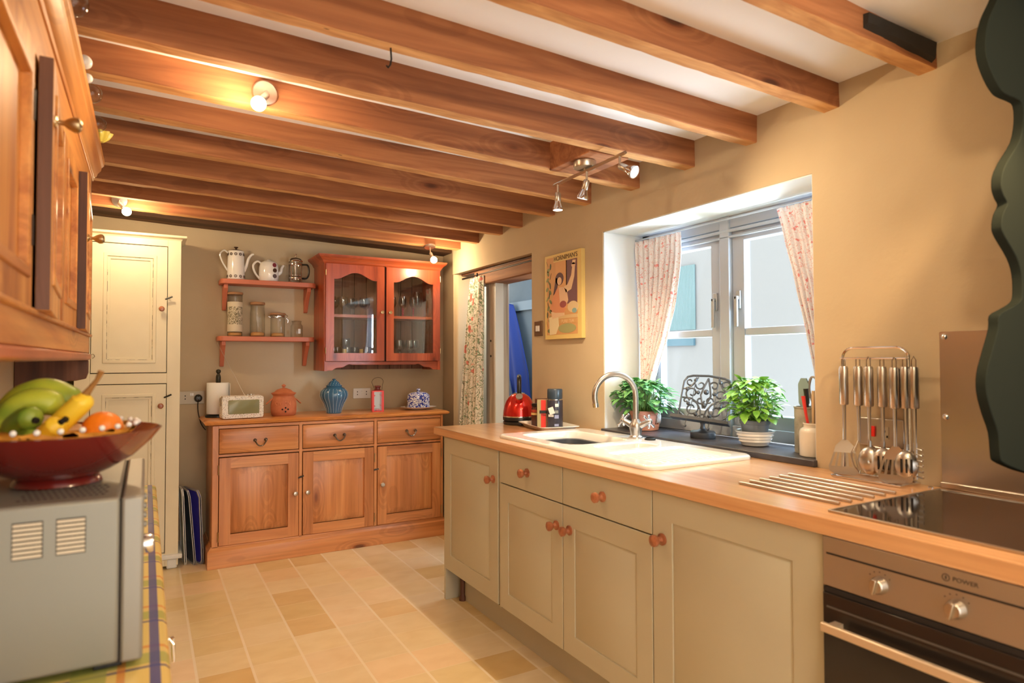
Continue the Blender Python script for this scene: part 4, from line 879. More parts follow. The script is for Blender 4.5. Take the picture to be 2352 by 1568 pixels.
# ================================================================ TRAY WITH TEA THINGS
t=thing('serving_tray',(1.86,2.88,ZW),'white rectangular tray with flared rim holding tins and jars beside the kettle','tray')
T0=Matrix.Translation((1.868,2.888,ZW))@Matrix.Rotation(-.18,4,'Z')
def q_(): 
    m=MB(); m.m=T0; return m
def rc(w,h,z): return [(x,y,z) for x,y in rr2(-w,w,-h,h,.03)]
q_().loft([rc(.080,.145,0),rc(.085,.15,.002),rc(.100,.170,.020),rc(.110,.182,.024),rc(.110,.182,.027),rc(.097,.167,.023),rc(.081,.146,.006)]).build('dish',m_ceram,t)
def onT(x,y): return T0@Vector((x,y,.0065))
p=onT(.020,.085); t=tag(MB().box(p.x-.045,p.x+.045,p.y-.035,p.y+.035,p.z,p.z+.148).build('food_box',base('brown_card',(.12,.05,.03,1),.5),bevel=.002),'dark brown box at the back of the tray beside the kettle','box')
p=onT(-.038,.060); t=thing('coffee_jar',p,'brown glass jar with a gold and red label on the tray','jar')
MB().lathe([(.030,0),(.032,.004),(.032,.095),(.026,.106),(.026,.109)],p,n=28).build('body',base('coffee_brown',(.07,.02,.012,1),.2),t)
MB().lathe([(.029,.108),(.030,.110),(.030,.124),(.001,.125)],p,n=28).build('lid',m_iron,t)
MB().lathe([(.0324,.078),(.0324,.093)],p,n=28,cap=False).build('red_band',base('label_red',(.35,.04,.02,1),.5),t)
MB().lathe([(.0326,.064),(.0326,.076)],p,n=28,cap=False).build('gold_band',base('label_gold',(.62,.42,.16,1),.5),t)
p=onT(-.020,-.010); t=thing('tea_box',p,'tea box with a bright red stripe down the middle on the tray','box'); bx0=Matrix.Translation(p)@Matrix.Rotation(-.55,4,'Z')
q=MB(); q.m=bx0; q.box(-.042,.042,-.030,.030,0,.148).build('carton',base('tea_carton',(.40,.36,.20,1),.6),t,bevel=.0015)
q=MB(); q.m=bx0; q.box(-.022,.004,-.0312,-.029,0.0,.1485).build('red_stripe',base('label_bright_red',(.75,.04,.03,1),.5),t)
q=MB(); q.m=bx0; q.box(-.030,.012,-.0325,-.0310,.078,.094).build('dark_label',m_black,t)
rt=basis(Matrix.Rotation(-.55,3,'Z')@Vector((1,0,0)),(0,0,1))
text('lettering','TEA',.014,bx0@Vector((-.009,-.033,.070)),rt,m_black,t,.0003)
q=MB(); q.m=bx0; q.box(.012,.040,-.0308,-.029,.004,.035).build('green_patch',base('label_green',(.45,.55,.30,1),.6),t)
p=onT(.005,-.085); t=thing('canister',p,'tall dark canister with a slate blue cap on the tray','canister')
MB().lathe([(.040,0),(.042,.003),(.042,.148),(.040,.152)],p,n=32).build('body',base('dark_canister',(.035,.035,.055,1),.25),t)
MB().lathe([(.0405,.152),(.0405,.156),(.0385,.157)],p,n=32,cap=False).build('silver_line',m_chrome,t)
MB().lathe([(.039,.157),(.040,.162),(.040,.205),(.037,.209),(.001,.210)],p,n=32).build('cap',base('slate_cap',(.03,.05,.075,1),.3),t)
def onc(a,z,w,h,mat,nm,r=.0424):
    q=MB(); q.m=Matrix.Translation((p.x+r*math.cos(a),p.y+r*math.sin(a),p.z+z))@Matrix.Rotation(a,4,'Z'); q.box(-.0005,.0006,-w/2,w/2,0,h); return q.build(nm,mat,t)
m_lilac=base('label_lilac',(.30,.34,.55,1),.5)
onc(math.radians(-112),.058,.022,.018,m_lilac,'label_patch'); onc(math.radians(-112),.018,.022,.012,m_lilac,'label_patch'); onc(math.radians(-112),.085,.018,.014,base('label_grey',(.25,.27,.26,1),.5),'label_patch'); onc(math.radians(-110),.118,.018,.016,m_wlab,'label_sticker')
onc(math.radians(-152),.066,.030,.012,m_wlab,'label_patch')
q=MB(); q.m=Matrix.Translation((p.x-.040,p.y-.028,p.z+.098))@Matrix.Rotation(math.radians(-140),4,'Z')@Matrix.Rotation(.35,4,'X'); q.box(-.0005,.0005,-.014,.014,-.018,.018).build('swing_tag',m_wlab,t)
# ================================================================ SILL THINGS
ZSI=.9325
def leaf(mb,p,d,l,w,droop):
    d=Vector(d).normalized(); up=Vector((0,0,1)); s=d.cross(up)
    s=(s.normalized() if s.length>.01 else Vector((1,0,0))); n=s.cross(d)
    rows=[(0,.05),(.25,.75),(.5,1),(.78,.7),(1,.03)]; vs=[]
    for t_,k in rows:
        c=Vector(p)+d*l*t_-up*droop*t_*t_*l
        vs+=[c-s*w*k/2+n*w*.12*k,c,c+s*w*k/2+n*w*.12*k]
    fs=[]
    for i in range(4):
        a=i*3; fs+=[(a,a+1,a+4,a+3),(a+1,a+2,a+5,a+4)]
    mb.add(vs,fs)
def plant(t,c,mat,n,spread,h0,h1,l,w,seed,skew=(0,0)):
    rnd=random.Random(seed); lf=MB(); stm=MB(); 
    for i in range(n):
        a=rnd.random()*2*PI; rr=rnd.random()**.5; zz=h0+(h1-h0)*rnd.random()**.8; k=math.sin(PI*min(1,max(.12,(zz-h0)/(h1-h0)*.85+.12)))
        rad=spread*rr*(.45+.6*k); p=Vector((c[0]+rad*math.cos(a)+skew[0]*(zz-h0),c[1]+rad*math.sin(a)+skew[1]*(zz-h0),zz))
        L=l*(.6+.7*rnd.random()); leaf(lf,p,(math.cos(a+rnd.uniform(-.9,.9)),math.sin(a+rnd.uniform(-.9,.9)),rnd.uniform(-.35,.6)),L,L*w,rnd.uniform(.1,.6))
        if i%5==0: stm.tube([(c[0]+rnd.uniform(-.02,.02),c[1]+rnd.uniform(-.02,.02),h0-.05),((c[0]+p.x)/2,(c[1]+p.y)/2,(h0+zz)/2),tuple(p)],[.002,.0016,.001],5)
    lf.build('foliage',mat,t,smooth=True); stm.build('stems',m_stem,t)
c=(2.130,2.425); t=thing('potted_plant',(c[0],c[1],ZSI),'bushy dark green potted plant in a terracotta pot at the left end of the sill','plant')
MB().lathe([(.052,.012),(.060,.055),(.062,.072),(.068,.074),(.069,.092),(.064,.094),(.058,.088),(.001,.085)],(c[0],c[1],ZSI),n=36).build('pot',base('terracotta_pot',(.60,.26,.18,1),.7),t)
MB().lathe([(.060,0),(.070,.002),(.076,.030),(.072,.030),(.062,.008),(.001,.008)],(c[0],c[1],ZSI),n=36).build('saucer',base('terracotta_saucer',(.55,.20,.10,1),.5),t)
plant(t,c,m_leaf,330,.125,ZSI+.09,ZSI+.245,.052,.62,3,(-.02,0))
c=(2.125,1.758); t=thing('potted_basil',(c[0],c[1],ZSI),'bright green basil plant in a grey pot on the sill, beside the book stand','plant')
MB().lathe([(.044,.018),(.054,.085),(.058,.087),(.059,.100),(.056,.103),(.050,.098),(.001,.095)],(c[0],c[1],ZSI),n=32).build('pot',base('grey_plastic_pot',(.16,.19,.24,1),.5),t)
plant(t,c,m_basil,420,.098,ZSI+.105,ZSI+.265,.040,.72,5)
t=thing('planter_bowl',(c[0],c[1],ZSI),'ribbed white bowl under the basil pot on the sill','bowl')
MB().lathe([(.040,0),(.050,.003),(.058,.016),(.062,.018),(.061,.026),(.066,.030),(.064,.038),(.071,.042),(.069,.050),(.076,.056),(.077,.060),(.072,.058),(.055,.014),(.001,.012)],(c[0],c[1],ZSI),n=40).build('bowl_shell',m_ceram,t)
# cast iron cookbook stand
c=Vector((2.135,2.045,ZSI)); t=thing('cookbook_stand',c,'black cast iron scrollwork cookbook stand on the sill','book stand')
ax=Vector((.50,-.86,0)).normalized(); nb=Vector((.86,.50,0)); tilt=.34; upv=(Vector((0,0,1))*math.cos(tilt)+nb*math.sin(tilt)).normalized()
ax=(ax*math.cos(.10)-upv*math.sin(.10)).normalized(); upv=(upv*math.cos(.10)+ax*math.sin(.10)).normalized()
P0=c+Vector((0,0,.072))-nb*.03
def PP(u,v,w=0): return P0+ax*u+upv*v+ax.cross(upv)*w
MB().lathe([(.052,0),(.054,.003),(.054,.024),(.048,.030),(.02,.034),(.012,.040),(.009,.055),(.012,.066),(.03,.074)],c,n=32).build('foot',m_cast,t)
W2=.105; Hh=.205
MB().tube([PP(*p_) for p_ in [(-W2,0),(-W2,Hh-.03),(-W2+.012,Hh-.008),(-W2+.035,Hh),(0,Hh+.006),(W2-.035,Hh),(W2-.012,Hh-.008),(W2,Hh-.03),(W2,0)]],.0055,8,True).build('frame',m_cast,t)
sc=MB()
def spiral(cu,cv,r,a0,turns,sgn,rad=.0038):
    pts=[]
    for k in range(int(18*turns)):
        a=a0+sgn*2*PI*k/18; rr=r*(1-.75*k/(18*turns)); pts.append(PP(cu+rr*math.cos(a),cv+rr*math.sin(a)))
    sc.tube(pts,rad,6)
for s in (-1,1):
    spiral(s*.052,.055,.034,PI/2 if s>0 else PI/2,1.3,s); spiral(s*.062,.125,.030,-PI/2,1.2,s); spiral(s*.030,.165,.022,PI,1.1,-s); spiral(s*.078,.175,.020,0,1,s); spiral(s*.020,.095,.018,0,1,s); spiral(s*.082,.088,.014,0,1,-s)
    sc.tube([PP(s*.004,.0),PP(s*.012,.05),PP(s*.034,.085),PP(s*.060,.10),PP(s*.10,.10)],.004,6); sc.tube([PP(s*.003,.06),PP(s*.022,.12),PP(s*.012,.16),PP(0,.20)],.004,6)
    sc.tube([PP(s*.1,.14),PP(s*.07,.155),PP(s*.045,.20)],.004,6); sc.tube([PP(s*.10,.03),PP(s*.075,.012),PP(s*.03,.016),PP(0,.035)],.004,6)
sc.ball(PP(0,.135),.012,8); sc.ball(PP(.0,.075),.010,8)
for s in (-1,1):
    for (u,v) in ((.035,.130),(.085,.14),(.07,.075),(.03,.03),(.055,.185)): sc.add([],[]); sc.ball(PP(s*u,v),.009,6)
sc.build('scroll_panel',m_cast,t)
MB().loft([[PP(u,v,w) for v,w in ((-.006,.004),(.0,.004),(.0,.045),(.006,.047),(.008,.051),(-.006,.051))] for u in (-W2-.02,W2+.02)]).build('ledge',m_cast,t,bevel=.001)
for s in (-.5,.45): MB().tube([PP(W2*s,Hh,.006),PP(W2*s,.06,.010),PP(W2*s,-.02,.048),PP(W2*s,-.035,.05)],.0018,5).ball(PP(W2*s,-.038,.05),.007,8).build('page_chain',m_cast,t)
# tin and crock
c=(2.135,1.520); t=thing('storage_tin',(c[0],c[1],ZSI),'worn green-grey storage tin with kitchen tools at the right end of the sill','tin')
m_tin=base('worn_tin',(.30,.28,.20,1),.5); g=G(m_tin); g.col(g.ramp(g.noise(g.vec((18,18,18)),1,4),[(.35,(.20,.19,.13)),(.6,(.40,.38,.30))]))
MB().lathe([(.050,0),(.052,.004),(.052,.163),(.054,.165),(.054,.170),(.048,.170),(.047,.01),(.001,.008)],(c[0],c[1],ZSI),n=36).build('can',m_tin,t)
def tool(name,lab,p0,p1,mb_fn,mat,cat='utensil'):
    t=thing(name,p0,lab,cat); mb_fn(MB()).build('tool_body',mat,t); return t
b=Vector((c[0],c[1],ZSI+.012))
p1=b+Vector((-.005,.008,.255)); tool('spatula','grey-green silicone spatula standing in the worn tin',b,p1,lambda m:m.tube([b+Vector((-.004,.006,0)),b+Vector((-.002,.020,.16))],.005).loft([[(b.x-.002+x,b.y+.020+y_*w,b.z+z) for x,y_ in ((-.004,-1),(.004,-1),(.004,1),(-.004,1))] for z,w in ((.15,.008),(.17,.020),(.24,.022),(.262,.010))]),base('greygreen_silicone',(.25,.36,.33,1),.5))
tool('kitchen_scissors','grey-handled kitchen scissors sticking out of the worn tin',b,p1,lambda m:m.tube([b+Vector((.0,-.004,0)),b+Vector((.0,-.016,.18))],.006).tube(curve([b+Vector((0,-.016,.17)),b+Vector((0,.0,.22)),b+Vector((0,-.010,.265)),b+Vector((0,-.034,.255)),b+Vector((0,-.036,.21)),b+Vector((0,-.018,.175))],5),.005),base('taupe_plastic',(.30,.26,.22,1),.4),'scissors')
tool('serving_fork','black-handled tool leaning in the worn tin',b,p1,lambda m:m.tube([b+Vector((-.02,-.006,.02)),b+Vector((-.028,-.010,.185)),b+Vector((-.030,-.008,.225))],[.006,.007,.009]),m_black)
c=(2.070,1.458); t=thing('stoneware_jar',(c[0],c[1],ZSI),'cream stoneware jar holding a few tools, rightmost on the sill','jar')
m_stone=base('cream_stoneware',(.66,.60,.50,1),.25,0,Coat_Weight=.4)
MB().lathe([(.044,0),(.047,.003),(.048,.085),(.044,.096),(.034,.103),(.033,.112),(.036,.115),(.035,.118),(.030,.118),(.029,.10),(.040,.09),(.040,.01),(.001,.008)],(c[0],c[1],ZSI),n=36).build('crock_body',m_stone,t)
b=Vector((c[0],c[1],ZSI+.012))
tool('red_brush','red-handled utensil standing in the cream jar',b,b,lambda m:m.tube([b,b+Vector((-.005,.026,.135)),b+Vector((-.006,.036,.20))],[.004,.005,.007]),base('red_handle_plastic',(.7,.04,.03,1),.4))
tool('wooden_spoon','pale wooden spoon handle standing in the cream jar',b,b,lambda m:m.tube([b,b+Vector((.004,.002,.15)),b+Vector((.006,.002,.22))],[.005,.006,.007]),base('pale_wood',(.60,.42,.22,1),.6))
tool('wooden_handle_knife','dark-handled knife standing in the cream jar',b,b,lambda m:m.tube([b+Vector((0,-.01,0)),b+Vector((.004,-.016,.19))],[.006,.008]),m_darkw)
# ================================================================ WINDOW CURTAINS
def tied_curtain(name,label,x,ya,yb,zt,zk,yk,zb,mat,lean_out=.02,wk=.035,wb=.10,folds=9,seed=1,pw=1.5):
    # header spans ya..yb at zt, gathered round yk at zk, flares to wb by zb
    rnd=random.Random(seed); t=thing(name,(x,(ya+yb)/2,zb),label,'curtain'); nu,nv=90,46; vs=[]; ph=rnd.random()*6
    for j in range(nv+1):
        v=j/nv; z=zt+(zb-zt)*v; k=(zt-z)/(zt-zk)
        if z>=zk: s=k**pw; c=(ya+yb)/2*(1-s)+yk*s; w=(yb-ya)/2*(1-s)+wk*s
        else: s=(zk-z)/(zk-zb); c=yk; w=wk+(wb-wk)*min(1,s*1.3)
        amp=.007+.011*min(1,k)
        if v<.04: amp=.004
        for i in range(nu+1):
            u=i/nu; f=math.sin(2*PI*folds*u+ph+1.3*math.sin(v*3+u*5))+.4*math.sin(2*PI*folds*2.3*u+v*4)
            vs.append((x+amp*f+lean_out*math.sin(PI*min(1,max(0,v))),c+(2*u-1)*w+.004*math.sin(v*30+u*9)*(1 if z<zk else .3),z))
    fs=[(j*(nu+1)+i,j*(nu+1)+i+1,(j+1)*(nu+1)+i+1,(j+1)*(nu+1)+i) for j in range(nv) for i in range(nu)]
    o=MB().add(vs,fs).build('fabric',mat,t,ang=180); m=o.modifiers.new('s','SOLIDIFY'); m.thickness=.0015
    return t
t=tied_curtain('window_curtain','white and coral floral curtain on the left, gathered in above the terracotta pot',2.205,2.235,2.562,1.885,1.165,2.495,.955,m_sprig,.02,.030,.085,9,2)
MB().lathe([(.036,-.010),(.039,0),(.036,.010)],(2.222,2.495,1.165),n=24,cap=False,sx=.6,sy=1).build('tie_band',m_sprig,t)
t=tied_curtain('window_curtain','white and coral floral curtain on the right, swept back behind the tin',2.205,1.405,1.705,1.885,1.12,1.470,.96,m_sprig,.02,.055,.050,9,5,1.0)
t=thing('curtain_rail',(2.21,1.98,1.893),'thin pale curtain wire across the top of the window recess','curtain rail'); MB().cyl((2.21,1.404,1.893),(2.21,2.568,1.893),.004).build('rail',m_winp,t)
# doorway curtain
t=thing('door_curtain',(2.06,4.2,.02),'long floral curtain with red and green pattern pulled aside at the doorway','curtain')
vs=[]; nu,nv=110,40; zt,zb=1.86,.03
for j in range(nv+1):
    v=j/nv; z=zt+(zb-zt)*v
    ya=3.935; yb=4.205+.15*v**.8; amp=.012+.016*v
    for i in range(nu+1):
        u=i/nu; vs.append((2.022+.035*u-.045*v+amp*(math.sin(2*PI*6*u+.8*math.sin(v*2.5+u*3))+.3*math.sin(2*PI*15*u)),ya+(yb-ya)*u+.006*math.sin(2*PI*6*u*2),z))
fs=[(j*(nu+1)+i,j*(nu+1)+i+1,(j+1)*(nu+1)+i+1,(j+1)*(nu+1)+i) for j in range(nv) for i in range(nu)]
o=MB().add(vs,fs).build('fabric',m_floral,t,ang=180); m=o.modifiers.new('s','SOLIDIFY'); m.thickness=.002
t=thing('curtain_pole',(2.05,3.8,1.87),'dark thin curtain rod running along the top of the doorway','curtain rod')
MB().cyl((2.035,3.27,1.878),(2.035,4.30,1.872),.007).ball((2.035,4.05,1.875),.016,8).build('rod',m_iron,t)
# coat in the hall
t=thing('coat',(2.80,4.95,.75),'blue coat with a grey jacket hanging on the hall wall through the doorway','coat')
rnd=random.Random(4)
def drape(mat,name,cy_,w0,w1,zt,zb,xo,sk=0):
    vs=[]; nu,nv=36,24
    for j in range(nv+1):
        v=j/nv; w=w0+(w1-w0)*min(1,v*1.6)**.8
        for i in range(nu+1):
            u=i/nu-.5; vs.append((2.815-xo-.05*math.cos(u*PI)-.030*math.sin(u*21+v*2)*v,cy_+u*w+sk*v,zt+(zb-zt)*v-.05*abs(u)*(1-v)+.02*math.sin(u*9)*v))
    fs=[(j*(nu+1)+i,j*(nu+1)+i+1,(j+1)*(nu+1)+i+1,(j+1)*(nu+1)+i) for j in range(nv) for i in range(nu)]
    o=MB().add(vs,fs).build(name,mat,t,ang=180); m=o.modifiers.new('s','SOLIDIFY'); m.thickness=.012
drape(m_bluecoat,'blue_coat_shell',4.93,.12,.50,1.78,.78,.02,-.06); drape(m_greycoat,'grey_jacket_shell',4.97,.08,.28,1.34,.74,.075,-.02)
MB().cyl((2.829,4.93,1.75),(2.77,4.93,1.76),.006).build('hook',m_iron,t)
tag(MB().box(2.83,2.85,4.2,6.0,1.70,1.78).build('coat_rail',base('hall_blue_board',(.20,.27,.33,1),.6)),'blue-grey board on the hall wall holding the coats','board')
t=thing('bundle',(2.75,4.9,0),'bright blue bag under the coats in the hall','bag')
MB().loft([[(2.72+a*w,4.95+b*w*1.3,z) for a,b in ((-1,-1),(0,-1.2),(1,-1),(1.1,0),(1,1),(0,1.1),(-1,1),(-1.1,0))] for z,w in ((.0,.10),(.2,.12),(.5,.11),(.62,.08),(.68,.03))]).build('bag_body',base('bright_blue_fabric',(.02,.10,.65,1),.6),t,ang=90)
# ================================================================ PICTURE
pic=thing('wall_picture',(1.98,2.90,1.388),'vertical tea advertising picture on canvas between doorway and window','picture')
px=XW-.024; ya,yb,za,zb=3.078,2.725,1.390,1.862
MB().box(px,XW,yb,ya,za,zb).build('canvas',base('picture_yellow',(.72,.55,.20,1),.55),pic,bevel=.001)
def flat(name,pts,col,d=1):   # pts in (s,t) 0..1, s left->right seen from the room
    m=base('ink_'+name,(*col,1),.6); f=[(ya+(yb-ya)*s,za+(zb-za)*t_) for s,t_ in pts]
    MB().prism(f,'x',px-.0004*d,px+.0005).build(name,m,pic)
def ell(cx_,cy_,a,b,n=18,rot=0): return [(cx_+a*math.cos(2*PI*k/n)*math.cos(rot)-b*math.sin(2*PI*k/n)*math.sin(rot)*.75,cy_+a*math.cos(2*PI*k/n)*math.sin(rot)*.75+b*math.sin(2*PI*k/n)) for k in range(n)]
R4=lambda a,b,c,e:[(a,c),(b,c),(b,e),(a,e)]
flat('panel_ochre',R4(.05,.90,.05,.97),(.62,.34,.14)); flat('window_glow',R4(.31,.62,.35,.90),(.70,.38,.16),2); flat('night_sky',R4(.60,.89,.40,.90),(.17,.08,.10),2)
flat('title_band',R4(.25,.92,.905,.985),(.72,.55,.22),2)
for k in range(22): flat('ivy_leaf',ell(.12+.05*math.sin(k*2.3),.10+.84*k/22,.045,.024,7,k),((.16,.20,.08),(.26,.30,.13),(.10,.11,.06))[k%3],3)
flat('dark_hair',ell(.42,.70,.115,.075),(.10,.04,.05),3); flat('hair_fall',[(.32,.72),(.40,.70),(.36,.60),(.28,.53),(.24,.52)],(.10,.04,.05),3)
flat('shawl',[(.28,.54),(.36,.60),(.52,.60),(.60,.52),(.62,.40),(.55,.30),(.2,.28),(.16,.36),(.22,.48)],(.70,.30,.15),3)
flat('blouse',[(.40,.60),(.52,.60),(.62,.56),(.66,.44),(.58,.36),(.44,.38),(.42,.5)],(.74,.50,.32),4)
flat('face',ell(.42,.675,.062,.046),(.76,.52,.34),4); flat('raised_arm',[(.54,.60),(.64,.62),(.74,.72),(.77,.82),(.84,.82),(.82,.70),(.74,.56),(.60,.53)],(.76,.54,.34),4)
flat('hand',ell(.80,.83,.05,.028),(.76,.52,.34),5); flat('packet',[(.76,.84),(.84,.835),(.86,.885),(.78,.89)],(.75,.55,.35),5)
flat('skirt_bundle',ell(.78,.36,.14,.065),(.70,.55,.32),3); flat('forearm',[(.18,.33),(.30,.31),(.55,.30),(.55,.27),(.22,.24)],(.76,.54,.34),5)
flat('white_cloth',[(.12,.26),(.38,.27),(.40,.15),(.32,.06),(.14,.05)],(.76,.66,.42),4); flat('table_edge',R4(.36,.90,.235,.275),(.66,.48,.24),3)
flat('blue_pot',ell(.82,.315,.06,.028),(.25,.42,.42),5); flat('bush',ell(.62,.12,.24,.055),(.36,.36,.16),3); flat('dark_bodice',ell(.52,.40,.09,.04),(.34,.08,.08),5)
flat('lettering_band',R4(.40,.88,.175,.225),(.62,.36,.14),4)
text('lettering',"HORNIMAN'S",.036,(px-.002,ya+(yb-ya)*.585,za+(zb-za)*.943),FACE_NX,base('letter_brown',(.10,.05,.02,1),.6),pic,.0004,(1.05,1))
text('lettering','PURE TEA',.026,(px-.0025,ya+(yb-ya)*.64,za+(zb-za)*.2),FACE_NX,base('letter_cream',(.76,.55,.30,1),.6),pic,.0004,(1.05,1))
# ================================================================ TRIVET RODS
for i in range(6):
    x=1.536+i*.0500; a,b=1.322+.004*i,1.018
    o=MB().tube([(x,a+.006,ZW+.0035),(x,a,ZW+.0045),(x,b,ZW+.0045),(x,b-.006,ZW+.0035)],.0045,10).build('worktop_rod',m_steel)
    tag(o,'steel heat rod in the parallel set lying on the worktop beside the hob','rod','steel rods beside the hob')
# ================================================================ UTENSIL RACK
rk=thing('utensil_rack',(1.93,1.16,ZW),'chrome wire utensil rack standing on the worktop by the wall','rack')
fx_,fy0,fy1=1.945,1.058,1.262
MB().tube([(1.885,fy1+.004,ZW+.004),(1.885,fy0-.004,ZW+.004),(1.985,fy0-.004,ZW+.004),(1.985,fy1+.004,ZW+.004)],.004,8,True).build('base_frame',m_chrome,rk)
MB().tube([(fx_,fy1,ZW+.004),(fx_,fy1,ZW+.375)]+[(fx_,fy1-.035+.035*math.cos(PI/2*k/6),ZW+.375+.030*math.sin(PI/2*k/6)) for k in range(1,7)]+[(fx_,fy0+.035-.035*math.sin(PI/2*k/6),ZW+.375+.030*math.cos(PI/2*k/6)) for k in range(0,7)]+[(fx_,fy0,ZW+.004)],.0042,8).build('upright_frame',m_chrome,rk)
MB().tube([(fx_-.014,fy1,ZW+.372),(fx_-.014,fy0,ZW+.372)],.003,8).tube([(fx_,fy1,ZW+.372),(fx_-.014,fy1,ZW+.372)],.003,6).tube([(fx_,fy0,ZW+.372),(fx_-.014,fy0,ZW+.372)],.003,6).build('hanging_rail',m_chrome,rk)
MB().tube([(fx_-.006,fy1-.10,ZW+.100),(fx_-.006,fy0,ZW+.100)],.003,8).build('lower_rail',m_chrome,rk)
def handle(mb,p): # hanging metal handle with loop, p = hook point
    mb.tube([p+Vector((0,-.006,-.030)),p+Vector((0,-.006,-.008)),p+Vector((0,0,.002)),p+Vector((0,.006,-.008)),p+Vector((0,.006,-.030))],.0018,6)
    mb.lathe([(.011,-.150),(.0135,-.147),(.0135,-.034),(.011,-.028),(.001,-.028)],p,n=20); mb.tube([p+Vector((0,0,-.148)),p+Vector((.001,0,-.22)),p+Vector((0,0,-.262))],[.006,.0045,.004],8)
def utensil(y,x,kind,label,rz=0,tint=m_steel,dz=0):
    p=Vector((x,y,ZW+.375+dz)); t=thing('kitchen_utensil',p,label,'utensil','steel utensils hanging on the rack')
    h=MB(); handle(h,p); h.build('handle',m_steel,t)
    z0=p.z-.26; m=MB(); m.m=Matrix.Translation((x,y,0))@Matrix.Rotation(rz,4,'Z')
    if kind=='turner':   # slotted blade as a frame with bars
        hw=lambda z:.022+.024*((z0-z)/.105)
        za_,zb_,zc=z0-.040,z0-.105,z0
        m.loft([[(-.0008,-.007,zc),(.0008,-.007,zc),(.0008,.007,zc),(-.0008,.007,zc)],[(-.004,-.026,z0-.020),(-.0025,-.026,z0-.020),(-.0025,.026,z0-.020),(-.004,.026,z0-.020)],[(-.010,-hw(za_),za_),(-.0085,-hw(za_),za_),(-.0085,hw(za_),za_),(-.010,hw(za_),za_)]])
        for k in range(6):
            f=-1+2*k/5; w1,w2=hw(za_),hw(zb_); m.loft([[(-.0095,f*(w1-.003)-.003,za_),(-.0085,f*(w1-.003)-.003,za_),(-.0085,f*(w1-.003)+.003,za_),(-.0095,f*(w1-.003)+.003,za_)],[(-.0115,f*(w2-.0035)-.0035,zb_+.02),(-.0105,f*(w2-.0035)-.0035,zb_+.02),(-.0105,f*(w2-.0035)+.0035,zb_+.02),(-.0115,f*(w2-.0035)+.0035,zb_+.02)]])
        m.prism([(-hw(zb_),zb_+.021),(-hw(zb_)*.95,zb_+.005),(-.028,zb_-.004),(.028,zb_-.004),(hw(zb_)*.95,zb_+.005),(hw(zb_),zb_+.021)],'x',-.0118,-.0103)
    elif kind=='spoon' or kind=='slotspoon':
        rings=[]
        for k in range(9):
            r=.034*math.sin(PI/2*k/8)+.0005; d=.020*(1-math.cos(PI/2*k/8)); rings.append([(-.004-.020+d,r*.92*math.cos(a),z0-.055+r*1.25*math.sin(a)) for a in [2*PI*q/24 for q in range(24)]])
        m.loft(rings,False); m.tube([(0,0,z0+.005),(-.002,0,z0-.015)],.006,8)
    elif kind=='ladle':
        m.lathe([(.001,-.036),(.020,-.032),(.034,-.016),(.038,0),(.036,0),(.032,-.015),(.018,-.029),(.001,-.033)],(-.02,0,z0-.03),n=24); m.tube([(0,0,z0+.01),(0,0,z0-.02),(.012,0,z0-.03)],.004,8)
    elif kind=='whisk':
        for k in range(4):
            a=PI*k/4; m.tube([(.004*math.cos(a),.004*math.sin(a),z0)]+[(.024*math.sin(PI*s/8)*math.cos(a)*(1.2 if s>4 else 1),.024*math.sin(PI*s/8)*math.sin(a),z0-.10*s/8) for s in range(1,9)],.0012,5)
    o=m.build('head',tint,t)
    if kind in('spoon','slotspoon'): md=o.modifiers.new('s','SOLIDIFY'); md.thickness=.0015
    if kind=='slotspoon':
        for k in (-1,0,1):
            q=MB(); q.m=m.m; q.box(-.0265,-.0235,k*.013-.0025,k*.013+.0025,z0-.075,z0-.035); q.build('slot',m_gap,t)
    if kind=='mark': pass
utensil(1.250,fx_-.016,'turner','leftmost slotted steel turner hanging on the utensil rack',.5)
utensil(1.205,fx_-.012,'whisk','slim whisk hanging second from the left on the utensil rack',.3)
utensil(1.168,fx_-.018,'spoon','large shiny steel serving spoon hanging in the middle of the rack',.5)
utensil(1.132,fx_-.008,'slotspoon','slotted steel spoon hanging just right of the large serving spoon',.5)
utensil(1.090,fx_-.018,'turner','slotted turner hanging near the right upright of the rack',.3,m_steel,-.002)
utensil(1.066,fx_-.006,'slotspoon','rightmost slotted steel spoon on the utensil rack, half behind a turner',.5)
# pasta server teeth beside the upright
t=thing('pasta_server',(fx_+.01,1.046,ZW+.1),'toothed steel pasta server at the right end of the utensil rack','utensil')
m=MB(); p=Vector((fx_+.004,1.046,ZW+.375)); handle(m,p); 
for k in range(6): m.tube([(fx_+.004,1.046,p.z-.265-.016*k),(fx_-.006,1.020,p.z-.268-.016*k),(fx_-.010,1.018,p.z-.262-.016*k)],.0022,6)
m.tube([p+Vector((0,0,-.25)),p+Vector((0,0,-.355))],.006,8); m.build('server_body',m_steel,t)
# ================================================================ SPLASHBACK, HOB, OVEN
t=thing('splashback',(1.99,.6,.93),'brushed stainless steel splashback screwed to the wall behind the hob','splashback')
MB().box(XW-.004,XW,.10,.998,.925,1.357).build('steel_sheet',m_steel,t)
MB().box(XW-.012,XW,.10,1.0,.9085,.926).build('sealing_strip',m_nickel,t,bevel=.003)
for z in (1.342,1.112): MB().lathe([(.009,0),(.009,-.002),(.005,-.006),(.001,-.007)],(XW-.004,.985,z),'x',20).build('dome_screw',m_chrome,t)
t=tag(MB().lathe([(.007,0),(.007,.004),(.001,.007)],(1.955,1.008,ZW),n=16).build('rubber_foot_knob',m_chrome),'small chrome button on the worktop in the hob corner','knob')
t=thing('hob',(1.69,.69,ZW),'black glass electric hob with a steel edge set into the worktop','hob')
MB().box(1.452,1.942,.385,.978,ZW,ZW+.0045).build('glass_top',m_hob,t,bevel=.002)
MB().ring('z',ZW,ZW+.0055,(1.446,1.948,.379,.984),(1.453,1.941,.386,.977)).build('steel_trim',m_nickel,t,bevel=.001)
